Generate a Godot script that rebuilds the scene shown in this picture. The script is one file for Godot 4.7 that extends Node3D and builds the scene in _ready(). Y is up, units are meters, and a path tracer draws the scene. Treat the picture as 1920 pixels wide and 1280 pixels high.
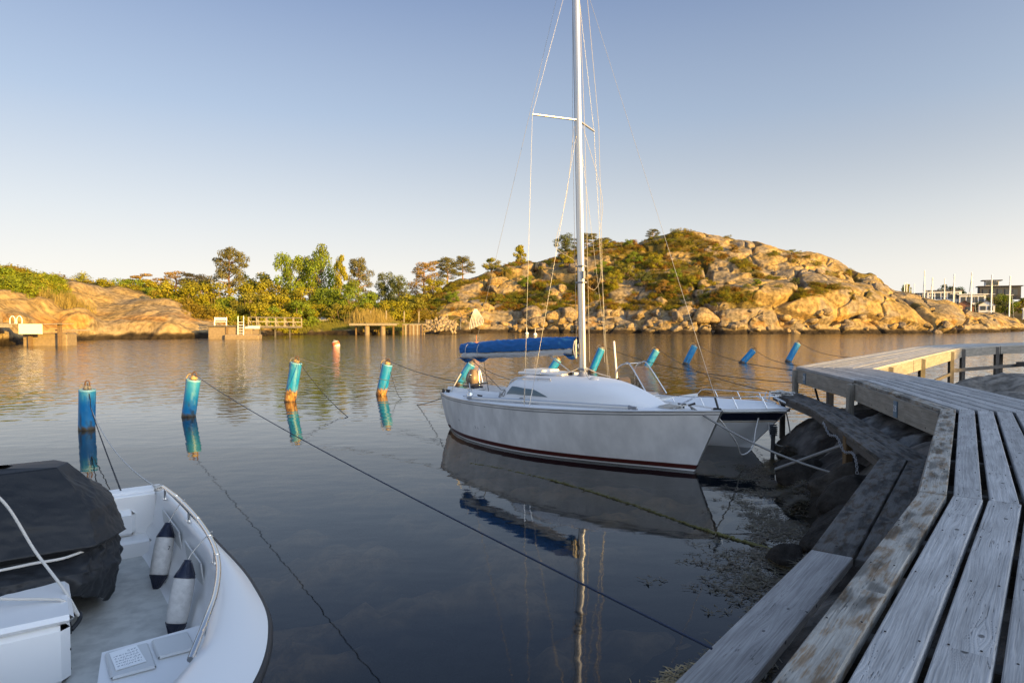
extends Node3D

const EXPOSURE := 2.5
var rng := RandomNumberGenerator.new()
var M := {}
var used := {}

# ---------------------------------------------------------------- mesh builder
class Builder:
	var v := PackedVector3Array()
	var n := PackedVector3Array()
	var uv := PackedVector2Array()
	var c := PackedColorArray()
	var ix := PackedInt32Array()
	var col := Color.WHITE

	func vert(p: Vector3, nn: Vector3, t := Vector2.ZERO) -> int:
		v.append(p); n.append(nn); uv.append(t); c.append(col)
		return v.size() - 1

	func face(a: int, b: int, d: int) -> void:
		var g := (v[d] - v[a]).cross(v[b] - v[a])
		if g.dot(n[a] + n[b] + n[d]) < 0.0:
			ix.append(a); ix.append(d); ix.append(b)
		else:
			ix.append(a); ix.append(b); ix.append(d)

	func quad(a: Vector3, b: Vector3, d: Vector3, e: Vector3, out := Vector3.ZERO, ta := Vector2.ZERO, tb := Vector2(1, 0), td := Vector2(1, 1), te := Vector2(0, 1)) -> void:
		var g := (b - a).cross(d - a).normalized()
		if g.length_squared() < 0.5:
			g = (d - a).cross(e - a).normalized()
		if out != Vector3.ZERO and g.dot(out) < 0.0:
			g = -g
		var k := vert(a, g, ta); vert(b, g, tb); vert(d, g, td); vert(e, g, te)
		face(k, k + 1, k + 2); face(k, k + 2, k + 3)

	func grid(rows: Array, closed := false, us := 1.0, vs := 1.0, colors: Array = [], up := Vector3.ZERO) -> void:
		var nr := rows.size()
		var r0: PackedVector3Array = rows[0]
		var nc := r0.size()
		var base := v.size()
		for i in nr:
			var r: PackedVector3Array = rows[i]
			var ra: PackedVector3Array = rows[maxi(i - 1, 0)]
			var rb: PackedVector3Array = rows[mini(i + 1, nr - 1)]
			for j in nc:
				var ja := j - 1
				var jb := j + 1
				if closed:
					ja = (j - 1 + nc) % nc if j > 0 else nc - 2
					jb = (j + 1) % nc if j < nc - 1 else 1
				else:
					ja = maxi(ja, 0); jb = mini(jb, nc - 1)
				var di := rb[j] - ra[j]
				var dj := r[jb] - r[ja]
				var nn := dj.cross(di)
				if nn.length_squared() < 1e-16:
					nn = (r[jb] - r[ja]).cross(rb[jb] - ra[jb]) + (r[jb] - r[ja]).cross(rb[ja] - ra[ja])
					if nn.length_squared() < 1e-16:
						nn = Vector3.UP
				nn = nn.normalized()
				v.append(r[j]); n.append(nn); uv.append(Vector2(j * us, i * vs))
				c.append(colors[i][j] if colors.size() else col)
		var flip := 1.0
		if up != Vector3.ZERO:
			var s := Vector3.ZERO
			for k in range(base, v.size()):
				s += n[k]
			if s.dot(up) < 0.0:
				for k in range(base, v.size()):
					n[k] = -n[k]
		for i in nr - 1:
			for j in nc - 1:
				var k := base + i * nc + j
				if v[k].distance_squared_to(v[k + 1]) > 1e-12:
					face(k, k + 1, k + nc + 1)
				if v[k + nc].distance_squared_to(v[k + nc + 1]) > 1e-12:
					face(k, k + nc + 1, k + nc)

	func tube(path: Array, rad, sides := 8, caps := true) -> void:
		var m := path.size()
		var base := v.size()
		var side := Vector3.ZERO
		var run := 0.0
		for i in m:
			var p: Vector3 = path[i]
			var a: Vector3 = path[maxi(i - 1, 0)]
			var b: Vector3 = path[mini(i + 1, m - 1)]
			var t := (b - a).normalized()
			if i == 0:
				side = t.cross(Vector3.UP if absf(t.y) < 0.9 else Vector3.RIGHT).normalized()
			else:
				run += p.distance_to(path[i - 1])
			side = (side - t * side.dot(t)).normalized()
			var other := t.cross(side)
			var r: float = rad[i] if rad is Array else rad
			for k in sides + 1:
				var w := TAU * k / sides
				var d := side * cos(w) + other * sin(w)
				vert(p + d * r, d, Vector2(float(k) / sides, run))
		for i in m - 1:
			for k in sides:
				var q := base + i * (sides + 1) + k
				face(q, q + 1, q + sides + 2)
				face(q, q + sides + 2, q + sides + 1)
		if caps:
			for e in [0, m - 1]:
				var t2: Vector3 = (path[0] - path[1]).normalized() if e == 0 else (path[m - 1] - path[m - 2]).normalized()
				var mid := vert(path[e], t2)
				var first := v.size()
				for k in sides + 1:
					vert(v[base + e * (sides + 1) + k], t2)
				for k in sides:
					face(mid, first + k, first + k + 1)

	# turned shape: profile of Vector2(radius, height) round the axis of at.basis.y
	func lathe(profile: Array, at := Transform3D.IDENTITY, sides := 16) -> void:
		var rows := []
		for p in profile:
			var r := PackedVector3Array()
			for k in sides + 1:
				var w := TAU * k / sides
				r.append(at * Vector3(p.x * cos(w), p.y, p.x * sin(w)))
			rows.append(r)
		grid(rows, true, 1.0 / sides, 1.0 / profile.size())

	# box with chamfered edges
	func box(size: Vector3, at := Transform3D.IDENTITY, bev := 0.0) -> void:
		var h := size / 2.0
		if bev <= 0.0:
			for ax in 3:
				for s in [-1.0, 1.0]:
					var o := Vector3.ZERO; o[ax] = s
					var p := Vector3.ZERO; p[(ax + 1) % 3] = 1.0
					var q := Vector3.ZERO; q[(ax + 2) % 3] = 1.0
					var a := [o - p - q, o + p - q, o + p + q, o - p + q]
					quad(at * (a[0] * h), at * (a[1] * h), at * (a[2] * h), at * (a[3] * h), at.basis * o, Vector2.ZERO, Vector2(size[(ax + 1) % 3], 0), Vector2(size[(ax + 1) % 3], size[(ax + 2) % 3]), Vector2(0, size[(ax + 2) % 3]))
			return
		var hb := h - Vector3.ONE * bev
		for ax in 3:
			for s in [-1.0, 1.0]:
				var o := Vector3.ZERO; o[ax] = s
				var p := Vector3.ZERO; p[(ax + 1) % 3] = 1.0
				var q := Vector3.ZERO; q[(ax + 2) % 3] = 1.0
				var e := o * h
				var pp := p * hb
				var qq := q * hb
				quad(at * (e - pp - qq), at * (e + pp - qq), at * (e + pp + qq), at * (e - pp + qq), at.basis * o, Vector2.ZERO, Vector2(size[(ax + 1) % 3], 0), Vector2(size[(ax + 1) % 3], size[(ax + 2) % 3]), Vector2(0, size[(ax + 2) % 3]))
		for ax in 3:
			var b := (ax + 1) % 3
			var d := (ax + 2) % 3
			for sb in [-1.0, 1.0]:
				for sd in [-1.0, 1.0]:
					var l := Vector3.ZERO; l[ax] = hb[ax]
					var e1 := Vector3.ZERO; e1[b] = sb * h[b]; e1[d] = sd * hb[d]
					var e2 := Vector3.ZERO; e2[b] = sb * hb[b]; e2[d] = sd * h[d]
					var o := Vector3.ZERO; o[b] = sb; o[d] = sd
					quad(at * (e1 - l), at * (e1 + l), at * (e2 + l), at * (e2 - l), at.basis * o)

	# a board between four top corners (a-b one end, d-c the other: a,b,c,d in order round it)
	func board(a: Vector3, b: Vector3, d: Vector3, e: Vector3, thick: float, bev: float, shift := Vector2.ZERO) -> void:
		var mid := (a + b + d + e) / 4.0
		var along := ((d + e) - (a + b)).normalized()
		var across := along.cross(Vector3.UP).normalized()
		var top := [a, b, d, e]
		var rim := []
		var ins := []
		var low := []
		for p in top:
			var q: Vector3 = p
			var da := signf((q - mid).dot(along))
			var db := signf((q - mid).dot(across))
			ins.append(q - along * da * bev - across * db * bev)
			rim.append(q + Vector3.DOWN * bev)
			low.append(q + Vector3.DOWN * thick)
		var t := func(p: Vector3, extra: float) -> Vector2: return Vector2((p - mid).dot(across) / 0.5 + shift.x + extra, (p - mid).dot(along) / 2.0 + shift.y)
		quad(ins[0], ins[1], ins[2], ins[3], Vector3.UP, t.call(ins[0], 0.0), t.call(ins[1], 0.0), t.call(ins[2], 0.0), t.call(ins[3], 0.0))
		for k in 4:
			var j := (k + 1) % 4
			var o: Vector3 = (top[k] + top[j]) / 2.0 - mid
			quad(ins[k], ins[j], rim[j], rim[k], o.normalized() + Vector3.UP, t.call(ins[k], 0.0), t.call(ins[j], 0.0), t.call(rim[j], 0.02), t.call(rim[k], 0.02))
			quad(rim[k], rim[j], low[j], low[k], o, t.call(rim[k], 0.02), t.call(rim[j], 0.02), t.call(low[j], 0.1), t.call(low[k], 0.1))
		quad(low[0], low[1], low[2], low[3], Vector3.DOWN)

	func ball(center: Vector3, radius: Vector3, rings := 8, sides := 12) -> void:
		var rows := []
		for i in rings + 1:
			var r := PackedVector3Array()
			var a := PI * i / rings
			for k in sides + 1:
				var w := TAU * k / sides
				r.append(center + Vector3(sin(a) * cos(w), cos(a), sin(a) * sin(w)) * radius)
			rows.append(r)
		grid(rows, true)

	func mesh() -> ArrayMesh:
		var arr := []
		arr.resize(Mesh.ARRAY_MAX)
		arr[Mesh.ARRAY_VERTEX] = v
		arr[Mesh.ARRAY_NORMAL] = n
		arr[Mesh.ARRAY_TEX_UV] = uv
		arr[Mesh.ARRAY_COLOR] = c
		arr[Mesh.ARRAY_INDEX] = ix
		var m := ArrayMesh.new()
		m.add_surface_from_arrays(Mesh.PRIMITIVE_TRIANGLES, arr)
		return m

# ---------------------------------------------------------------- naming helpers
func numbered(called: String) -> String:
	var k: int = used.get(called, 0)
	used[called] = k + 1
	return called if k == 0 else "%s_%03d" % [called, k]

func tag(o: Node3D, label: String, category: String, group := "") -> Node3D:
	o.set_meta("label", label)
	o.set_meta("category", category)
	if group:
		o.set_meta("group", group)
	return o

func thing(called: String, label: String, category: String, at := Transform3D.IDENTITY, group := "") -> Node3D:
	var o := Node3D.new()
	o.name = numbered(called)
	o.transform = at
	add_child(o, true)
	return tag(o, label, category, group)

func piece(called: String, b, material: Material, parent: Node3D = null) -> MeshInstance3D:
	var o := MeshInstance3D.new()
	o.mesh = b.mesh() if b is Builder else b
	o.material_override = material
	if parent == null:
		o.name = numbered(called)
		add_child(o, true)
	else:
		o.name = called
		parent.add_child(o, true)
	return o

func structure(called: String, b, material: Material) -> MeshInstance3D:
	var o := piece(called, b, material)
	o.set_meta("kind", "structure")
	return o

func copy(o: Node3D, label: String, group := "") -> Node3D:
	var d: Node3D = o.duplicate()
	d.name = numbered(String(o.name).rstrip("0123456789").rstrip("_"))
	add_child(d, true)
	d.set_meta("label", label)
	if group:
		d.set_meta("group", group)
	return d

func lin(r: float, g: float, b: float) -> Color:
	return Color(r, g, b).linear_to_srgb()

func mat(color: Color, rough := 0.6, metal := 0.0) -> StandardMaterial3D:
	var m := StandardMaterial3D.new()
	m.albedo_color = color
	m.roughness = rough
	m.metallic = metal
	m.vertex_color_use_as_albedo = true
	return m

func noise(kind: int, freq: float, octaves := 1, seed_ := 1) -> FastNoiseLite:
	var f := FastNoiseLite.new()
	f.noise_type = kind
	f.frequency = freq
	f.seed = seed_
	f.fractal_type = FastNoiseLite.FRACTAL_FBM if octaves > 1 else FastNoiseLite.FRACTAL_NONE
	f.fractal_octaves = octaves
	return f

func cells(freq: float, seed_: int) -> FastNoiseLite:
	var f := noise(FastNoiseLite.TYPE_CELLULAR, freq, 1, seed_)
	f.cellular_return_type = FastNoiseLite.RETURN_DISTANCE2_SUB
	f.cellular_distance_function = FastNoiseLite.DISTANCE_EUCLIDEAN
	f.cellular_jitter = 0.9
	return f

func sag(a: Vector3, b: Vector3, drop: float, steps := 14) -> Array:
	var p := []
	for i in steps + 1:
		var t := float(i) / steps
		p.append(a.lerp(b, t) + Vector3.DOWN * drop * 4.0 * t * (1.0 - t))
	return p

func curve(points: Array, steps := 8) -> Array:
	var p := []
	for i in points.size() - 1:
		var a: Vector3 = points[maxi(i - 1, 0)]
		var b: Vector3 = points[i]
		var d: Vector3 = points[i + 1]
		var e: Vector3 = points[mini(i + 2, points.size() - 1)]
		for k in steps:
			p.append(b.cubic_interpolate(d, a, e, float(k) / steps))
	p.append(points[points.size() - 1])
	return p

func rope(path: Array, radius: float, sides := 6) -> Builder:
	var b := Builder.new()
	b.tube(path, radius, sides)
	return b

func frame(origin: Vector3, forward: Vector3) -> Transform3D:
	var f := forward.normalized()
	var r := f.cross(Vector3.UP)
	return Transform3D(Basis(f, Vector3.UP, r), origin)

func aim(a: Vector3, b: Vector3) -> Transform3D:
	# a frame at a whose y axis points at b
	var y := (b - a).normalized()
	var x := y.cross(Vector3.FORWARD if absf(y.z) < 0.9 else Vector3.RIGHT).normalized()
	return Transform3D(Basis(x, y, x.cross(y)), a)

func _ready() -> void:
	rng.seed = 7
	make_camera_and_light()
	make_materials()
	make_water()
	make_shores()
	make_near_rock()
	make_jetty()
	make_sailboat()
	make_rear_motorboat()
	make_near_motorboat()
	make_posts_and_lines()
	make_far_jetties()
	make_plants()
	make_marina()
	make_small_things()

func make_camera_and_light() -> void:
	var cam := Camera3D.new()
	cam.name = "camera"
	cam.position = Vector3(0, 2.3, 0)
	cam.rotation.x = -atan(45.0 / 1280.0)
	cam.fov = 53.13
	cam.near = 0.05
	cam.far = 8000.0
	add_child(cam)
	var sun := DirectionalLight3D.new()
	sun.name = "sun"
	sun.light_color = Color(1.0, 0.80, 0.385)
	sun.light_energy = 1.6
	sun.light_angular_distance = 0.5
	sun.shadow_enabled = true
	var towards := Vector3(0.7071 * cos(deg_to_rad(9.0)), sin(deg_to_rad(9.0)), 0.7071 * cos(deg_to_rad(9.0)))
	sun.look_at_from_position(towards * 50.0, Vector3.ZERO, Vector3.UP)
	add_child(sun)
	# sky: a clear evening gradient with the broad glow of the low sun behind the camera
	var stops := [[0.0, Color(0.96, 0.92, 0.83)], [3.3, Color(0.94, 0.92, 0.86)], [7.8, Color(0.78, 0.83, 0.87)], [15.9, Color(0.485, 0.61, 0.80)], [25.0, Color(0.285, 0.395, 0.63)], [45.0, Color(0.165, 0.26, 0.47)], [90.0, Color(0.12, 0.20, 0.37)]]
	var im := Image.create(256, 256, false, Image.FORMAT_RGBF)
	for y in 256:
		var el := 90.0 - (y + 0.5) / 256.0 * 180.0
		var base := Color(0.12, 0.12, 0.12)
		if el > 0.0:
			for k in stops.size() - 1:
				if el >= stops[k][0] and el <= stops[k + 1][0]:
					var t: float = (el - stops[k][0]) / (stops[k + 1][0] - stops[k][0])
					base = stops[k][1].lerp(stops[k + 1][1], t)
		for x in 256:
			var az := (x + 0.5) / 256.0 * TAU
			var d := Vector3(sin(az) * cos(deg_to_rad(el)), sin(deg_to_rad(el)), -cos(az) * cos(deg_to_rad(el)))
			var g := 0.0
			var side := 1.0
			if el > 0.0:
				g = pow(maxf(0.0, 0.5 + 0.5 * d.dot(towards)), 5.0)
				side = lerpf(1.0, 0.87, smoothstep(0.0, 14.0, el)) - lerpf(0.10, 0.28, smoothstep(0.0, 14.0, el)) * d.x * maxf(0.0, -d.z)
			im.set_pixel(x, y, Color(base.r * (1.0 + 8.0 * g), base.g * (1.0 + 6.6 * g), base.b * (1.0 + 5.0 * g)) * side / EXPOSURE)
	var pano := PanoramaSkyMaterial.new()
	pano.panorama = ImageTexture.create_from_image(im)
	var sky := Sky.new()
	sky.sky_material = pano
	var env := Environment.new()
	env.background_mode = Environment.BG_SKY
	env.sky = sky
	env.tonemap_mode = Environment.TONE_MAPPER_LINEAR
	env.tonemap_exposure = EXPOSURE
	env.sdfgi_enabled = true
	env.ssao_enabled = true
	env.ssil_enabled = true
	var we := WorldEnvironment.new()
	we.name = "air"
	we.environment = env
	add_child(we)

# ---------------------------------------------------------------- materials
func wood_image(old: bool, seed_: int) -> Array:
	var w := 256
	var h := 1024
	var a := Image.create(w, h, false, Image.FORMAT_RGB8)
	var bump := Image.create(w, h, false, Image.FORMAT_RGB8)
	var warp := noise(FastNoiseLite.TYPE_SIMPLEX_SMOOTH, 1.0, 2, seed_)
	var grain := noise(FastNoiseLite.TYPE_SIMPLEX_SMOOTH, 1.0, 3, seed_ + 1)
	var blot := noise(FastNoiseLite.TYPE_SIMPLEX_SMOOTH, 1.0, 4, seed_ + 2)
	var r := RandomNumberGenerator.new()
	r.seed = seed_
	var knots := []
	for k in 9:
		knots.append([r.randf() * 0.5, r.randf() * 2.0, r.randf_range(0.006, 0.013)])
	for y in h:
		var py := y / float(h) * 2.0
		# blend across the ends so the texture tiles
		for x in w:
			var px := x / float(w) * 0.5
			var bend := 0.0
			var knot := 0.0
			for q in knots:
				var dx: float = px - q[0]
				var dy: float = py - q[1]
				if absf(dx) < 0.08 and absf(dy) < 0.2:
					var f := exp(-(dx * dx / 0.0012 + dy * dy / 0.008))
					bend += f * signf(dx) * 0.02
					knot = maxf(knot, 1.0 - smoothstep(q[2] * 0.6, q[2], sqrt(dx * dx + dy * dy * 0.35)))
			var wx := px - bend + warp.get_noise_2d(px * 6.0, py * 1.1) * 0.012
			var ring := 0.5 + 0.5 * sin((wx * 170.0 + warp.get_noise_2d(wx * 14.0, py * 0.35) * 9.0))
			var fine := grain.get_noise_2d(wx * 230.0, py * 3.2)
			var crack := 1.0 - smoothstep(0.0, 0.05, absf(warp.get_noise_2d(wx * 38.0 + 40.0, py * 1.3)))
			crack *= smoothstep(0.12, 0.4, blot.get_noise_2d(px * 9.0 + 7.0, py * 1.6))
			var tone := 0.84 + 0.07 * (ring - 0.5) + 0.12 * fine - 0.30 * crack - 0.38 * knot
			var b1 := blot.get_noise_2d(px * 7.0, py * 2.0)
			tone += 0.10 * b1
			var cc := Color(tone, tone * 0.995, tone * 0.985)
			if old:
				var b2 := blot.get_noise_2d(px * 11.0 + 30.0, py * 4.0)
				var b3 := blot.get_noise_2d(px * 30.0 + 90.0, py * 5.0)
				var rust := smoothstep(0.0, 0.55, b2 + 0.55 * b3 + 0.5 * fine)
				cc = cc.lerp(Color(0.66, 0.48, 0.30) * tone, 0.55 * rust)
				var pale := smoothstep(0.15, 0.4, b3 - 0.6 * b2)
				cc = cc.lerp(Color(1, 1, 1) * minf(1.0, tone + 0.1), 0.35 * pale)
				var dark := smoothstep(0.0, 0.4, -b1)
				cc = cc * (1.0 - 0.28 * dark)
			a.set_pixel(x, y, cc)
			var hh := clampf(0.6 + 0.12 * (ring - 0.5) + 0.22 * fine - 0.5 * crack, 0.0, 1.0)
			bump.set_pixel(x, y, Color(hh, hh, hh))
	return [ImageTexture.create_from_image(a), ImageTexture.create_from_image(bump)]

func wood(tex: Array, color: Color) -> StandardMaterial3D:
	var m := mat(color, 0.82)
	m.albedo_texture = tex[0]
	m.heightmap_enabled = true
	m.heightmap_texture = tex[1]
	m.heightmap_scale = 0.35
	m.metallic_specular = 0.35
	return m

func speckle(freq: float, lo: float, hi: float, seed_: int, size := 512) -> ImageTexture:
	var f := noise(FastNoiseLite.TYPE_SIMPLEX_SMOOTH, freq, 5, seed_)
	f.fractal_gain = 0.62
	var im := f.get_seamless_image(size, size)
	im.convert(Image.FORMAT_RGB8)
	for y in size:
		for x in size:
			var k := im.get_pixel(x, y).r
			var t := lo + (hi - lo) * k
			im.set_pixel(x, y, Color(t, t, t))
	return ImageTexture.create_from_image(im)

func rock(color: Color, scale_: float, bump: float, tex: Texture2D) -> StandardMaterial3D:
	var m := mat(color, 0.92)
	m.albedo_texture = tex
	m.uv1_triplanar = true
	m.uv1_world_triplanar = true
	m.uv1_scale = Vector3.ONE * scale_
	m.heightmap_enabled = true
	m.heightmap_texture = tex
	m.heightmap_scale = bump
	m.metallic_specular = 0.25
	return m

func leaf_mat(color: Color, back := 0.5) -> StandardMaterial3D:
	var m := mat(color, 0.65)
	m.cull_mode = BaseMaterial3D.CULL_DISABLED
	m.backlight_enabled = true
	m.backlight = Color(back, back, back * 0.6)
	m.metallic_specular = 0.25
	return m

func make_materials() -> void:
	var new_wood := wood_image(false, 5)
	var old_wood := wood_image(true, 9)
	M.deck = []
	for t in [0.42, 0.47, 0.51, 0.45, 0.54]:
		M.deck.append(wood(new_wood, lin(t * 0.99, t * 0.99, t)))
	M.deck_old = wood(old_wood, lin(0.44, 0.425, 0.39))
	M.deck_pale = []
	for t in [0.54, 0.60, 0.64]:
		M.deck_pale.append(wood(new_wood, lin(t, t * 0.97, t * 0.92)))
	M.board_dark = wood(old_wood, lin(0.17, 0.16, 0.15))
	M.board_new = wood(new_wood, lin(0.52, 0.49, 0.47))
	M.fascia = wood(new_wood, lin(0.42, 0.385, 0.33))
	M.timber = wood(new_wood, lin(0.16, 0.145, 0.13))
	M.pale_timber = wood(new_wood, lin(0.42, 0.36, 0.27))
	M.brown_timber = wood(new_wood, lin(0.26, 0.17, 0.09))
	var dirt := speckle(0.006, 0.86, 1.06, 21)
	var sp := speckle(0.012, 0.45, 1.25, 3)
	M.rock = rock(lin(1, 1, 1), 0.16, 18.0, sp)
	M.boulder = rock(lin(1, 1, 1), 0.22, 12.0, sp)
	M.near_rock = rock(lin(1, 1, 1), 0.55, 4.0, sp)
	M.seabed = rock(lin(1, 1, 1), 0.5, 6.0, sp)
	M.gel = mat(lin(0.82, 0.81, 0.79), 0.28)
	M.gel_worn = mat(lin(0.62, 0.62, 0.60), 0.45)
	M.hull = mat(lin(0.84, 0.82, 0.79), 0.3)
	M.hull.albedo_texture = dirt
	M.hull.uv1_triplanar = true
	M.hull.uv1_scale = Vector3(0.6, 0.35, 0.6)
	M.floor = mat(lin(0.60, 0.59, 0.54), 0.6)
	M.floor.albedo_texture = dirt
	M.floor.uv1_triplanar = true
	M.floor.uv1_scale = Vector3.ONE * 1.4
	M.deck_white = mat(lin(0.80, 0.80, 0.80), 0.5)
	M.red = mat(lin(0.075, 0.013, 0.010), 0.4)
	M.navy = mat(lin(0.010, 0.013, 0.03), 0.3)
	M.black = mat(lin(0.012, 0.012, 0.013), 0.5)
	M.rubber = mat(lin(0.03, 0.03, 0.032), 0.6)
	M.steel = mat(lin(0.75, 0.74, 0.72), 0.22, 1.0)
	M.alu = mat(lin(0.72, 0.71, 0.69), 0.32, 0.75)
	M.wire = mat(lin(0.42, 0.41, 0.40), 0.4, 0.6)
	M.halyard = mat(lin(0.44, 0.41, 0.37), 0.9)
	M.galv = mat(lin(0.33, 0.33, 0.34), 0.5, 0.6)
	M.rust = mat(lin(0.14, 0.075, 0.04), 0.85, 0.2)
	M.sail_blue = mat(lin(0.006, 0.115, 0.36), 0.75)
	M.sail_blue.rim_enabled = true
	M.sail_blue.rim = 0.3
	M.sail_white = mat(lin(0.55, 0.54, 0.52), 0.8)
	M.blue = mat(lin(0.006, 0.20, 0.46), 0.38)
	M.blue_pale = mat(lin(0.16, 0.38, 0.52), 0.5)
	M.rope_white = mat(lin(0.58, 0.55, 0.50), 0.9)
	M.rope_grey = mat(lin(0.26, 0.25, 0.235), 0.9)
	M.rope_dark = mat(lin(0.03, 0.032, 0.036), 0.85)
	M.rope_blue = mat(lin(0.02, 0.032, 0.065), 0.8)
	M.rope_tan = mat(lin(0.50, 0.36, 0.18), 0.9)
	M.weed_rope = mat(lin(0.13, 0.115, 0.035), 0.9)
	M.tarp = mat(lin(0.010, 0.011, 0.013), 0.6)
	M.tarp.rim_enabled = true
	M.tarp.rim = 0.15
	var cloth := speckle(0.05, 0.3, 1.0, 33, 256)
	M.tarp.heightmap_enabled = true
	M.tarp.heightmap_texture = cloth
	M.tarp.heightmap_scale = 0.25
	M.tarp.uv1_triplanar = true
	M.tarp.uv1_scale = Vector3.ONE * 2.2
	M.tan_plastic = mat(lin(0.22, 0.16, 0.11), 0.4)
	M.fender = mat(lin(0.62, 0.60, 0.57), 0.5)
	M.fender.albedo_texture = dirt
	M.fender.uv1_triplanar = true
	M.fender.uv1_scale = Vector3.ONE * 5.0
	M.pipe = mat(Color.WHITE, 0.4)
	M.core = mat(lin(0.42, 0.33, 0.22), 0.85)
	M.orange = mat(lin(0.62, 0.20, 0.06), 0.5)
	M.buoy_white = mat(lin(0.70, 0.62, 0.52), 0.5)
	M.buoy_red = mat(lin(0.60, 0.13, 0.05), 0.5)
	M.plate = mat(lin(0.10, 0.17, 0.24), 0.5)
	M.digits = mat(lin(0.75, 0.76, 0.76), 0.5)
	M.glass = mat(Color(0.35, 0.42, 0.46, 0.35), 0.08)
	M.glass.transparency = BaseMaterial3D.TRANSPARENCY_ALPHA
	M.screen = mat(Color(0.30, 0.25, 0.20, 0.45), 0.1)
	M.screen.transparency = BaseMaterial3D.TRANSPARENCY_ALPHA
	M.window = mat(lin(0.10, 0.15, 0.18), 0.08)
	M.house_white = mat(lin(0.70, 0.68, 0.65), 0.7)
	M.house_dark = mat(lin(0.05, 0.05, 0.055), 0.7)
	M.house_glass = mat(lin(0.05, 0.06, 0.07), 0.3)
	M.roof_dark = mat(lin(0.07, 0.06, 0.06), 0.8)
	M.roof_red = mat(lin(0.22, 0.10, 0.06), 0.8)
	M.concrete = mat(lin(0.25, 0.185, 0.115), 0.9)
	M.concrete.albedo_texture = dirt
	M.concrete.uv1_triplanar = true
	M.bark = mat(lin(0.17, 0.12, 0.085), 0.95)
	M.bark_pine = mat(lin(0.26, 0.15, 0.085), 0.95)
	M.leaf_green = leaf_mat(lin(0.15, 0.20, 0.02))
	M.leaf_olive = leaf_mat(lin(0.19, 0.175, 0.026))
	M.leaf_yellow = leaf_mat(lin(0.25, 0.225, 0.018))
	M.leaf_pine = leaf_mat(lin(0.12, 0.11, 0.035), 0.3)
	M.leaf_dark = leaf_mat(lin(0.09, 0.105, 0.03), 0.3)
	M.leaf_rust = leaf_mat(lin(0.24, 0.15, 0.035), 0.3)
	M.heath = leaf_mat(lin(0.17, 0.135, 0.03), 0.25)
	M.reed = leaf_mat(lin(0.25, 0.185, 0.055), 0.4)
	M.grass = leaf_mat(lin(0.16, 0.15, 0.025), 0.4)
	M.weed = mat(lin(0.075, 0.055, 0.02), 0.45)
	M.weed.cull_mode = BaseMaterial3D.CULL_DISABLED

# ---------------------------------------------------------------- water
func ripple_image(seed_: int, freq: float, strength: float) -> ImageTexture:
	var f := noise(FastNoiseLite.TYPE_SIMPLEX_SMOOTH, freq, 3, seed_)
	f.fractal_gain = 0.45
	var im := f.get_seamless_image(512, 512)
	im.convert(Image.FORMAT_RGB8)
	im.bump_map_to_normal_map(strength)
	return ImageTexture.create_from_image(im)

func make_water() -> void:
	var rip := ripple_image(11, 0.012, 6.0)
	# rows across the bay: how far the breeze has roughened it
	var zs := [60.0, -3.0, -6.0, -9.0, -12.0, -15.0, -18.0, -22.0, -26.0, -31.0, -37.0, -44.0, -53.0, -65.0, -80.0, -140.0, -4000.0]
	var am := [0.03, 0.03, 0.034, 0.045, 0.065, 0.12, 0.19, 0.30, 0.42, 0.52, 0.56, 0.68, 0.80, 0.9, 0.95, 0.9]
	var mesh := ArrayMesh.new()
	var o := MeshInstance3D.new()
	o.name = "water"
	for k in zs.size() - 1:
		var b := Builder.new()
		var x := 4000.0 if k == zs.size() - 2 else 400.0
		var za: float = zs[k]
		var zb: float = zs[k + 1]
		b.quad(Vector3(-x, 0, za), Vector3(x, 0, za), Vector3(x, 0, zb), Vector3(-x, 0, zb), Vector3.UP, Vector2(-x, za), Vector2(x, za), Vector2(x, zb), Vector2(-x, zb))
		var arr := b.mesh().surface_get_arrays(0)
		mesh.add_surface_from_arrays(Mesh.PRIMITIVE_TRIANGLES, arr)
		var m := StandardMaterial3D.new()
		m.albedo_color = Color(lin(0.004, 0.008, 0.011), 0.62 + 0.25 * smoothstep(0.03, 0.15, am[k]))
		m.transparency = BaseMaterial3D.TRANSPARENCY_ALPHA
		m.roughness = 0.03 + 0.04 * clampf(am[k] / 0.4, 0.0, 1.0)
		m.metallic_specular = 0.44 + 0.26 * smoothstep(0.03, 0.15, am[k])
		m.normal_enabled = true
		m.normal_texture = rip
		m.normal_scale = am[k]
		m.uv1_scale = Vector3(1.0 / 6.0, 1.0 / 3.2, 1.0)
		mesh.surface_set_material(k, m)
	o.mesh = mesh
	o.set_meta("kind", "structure")
	add_child(o, true)

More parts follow.
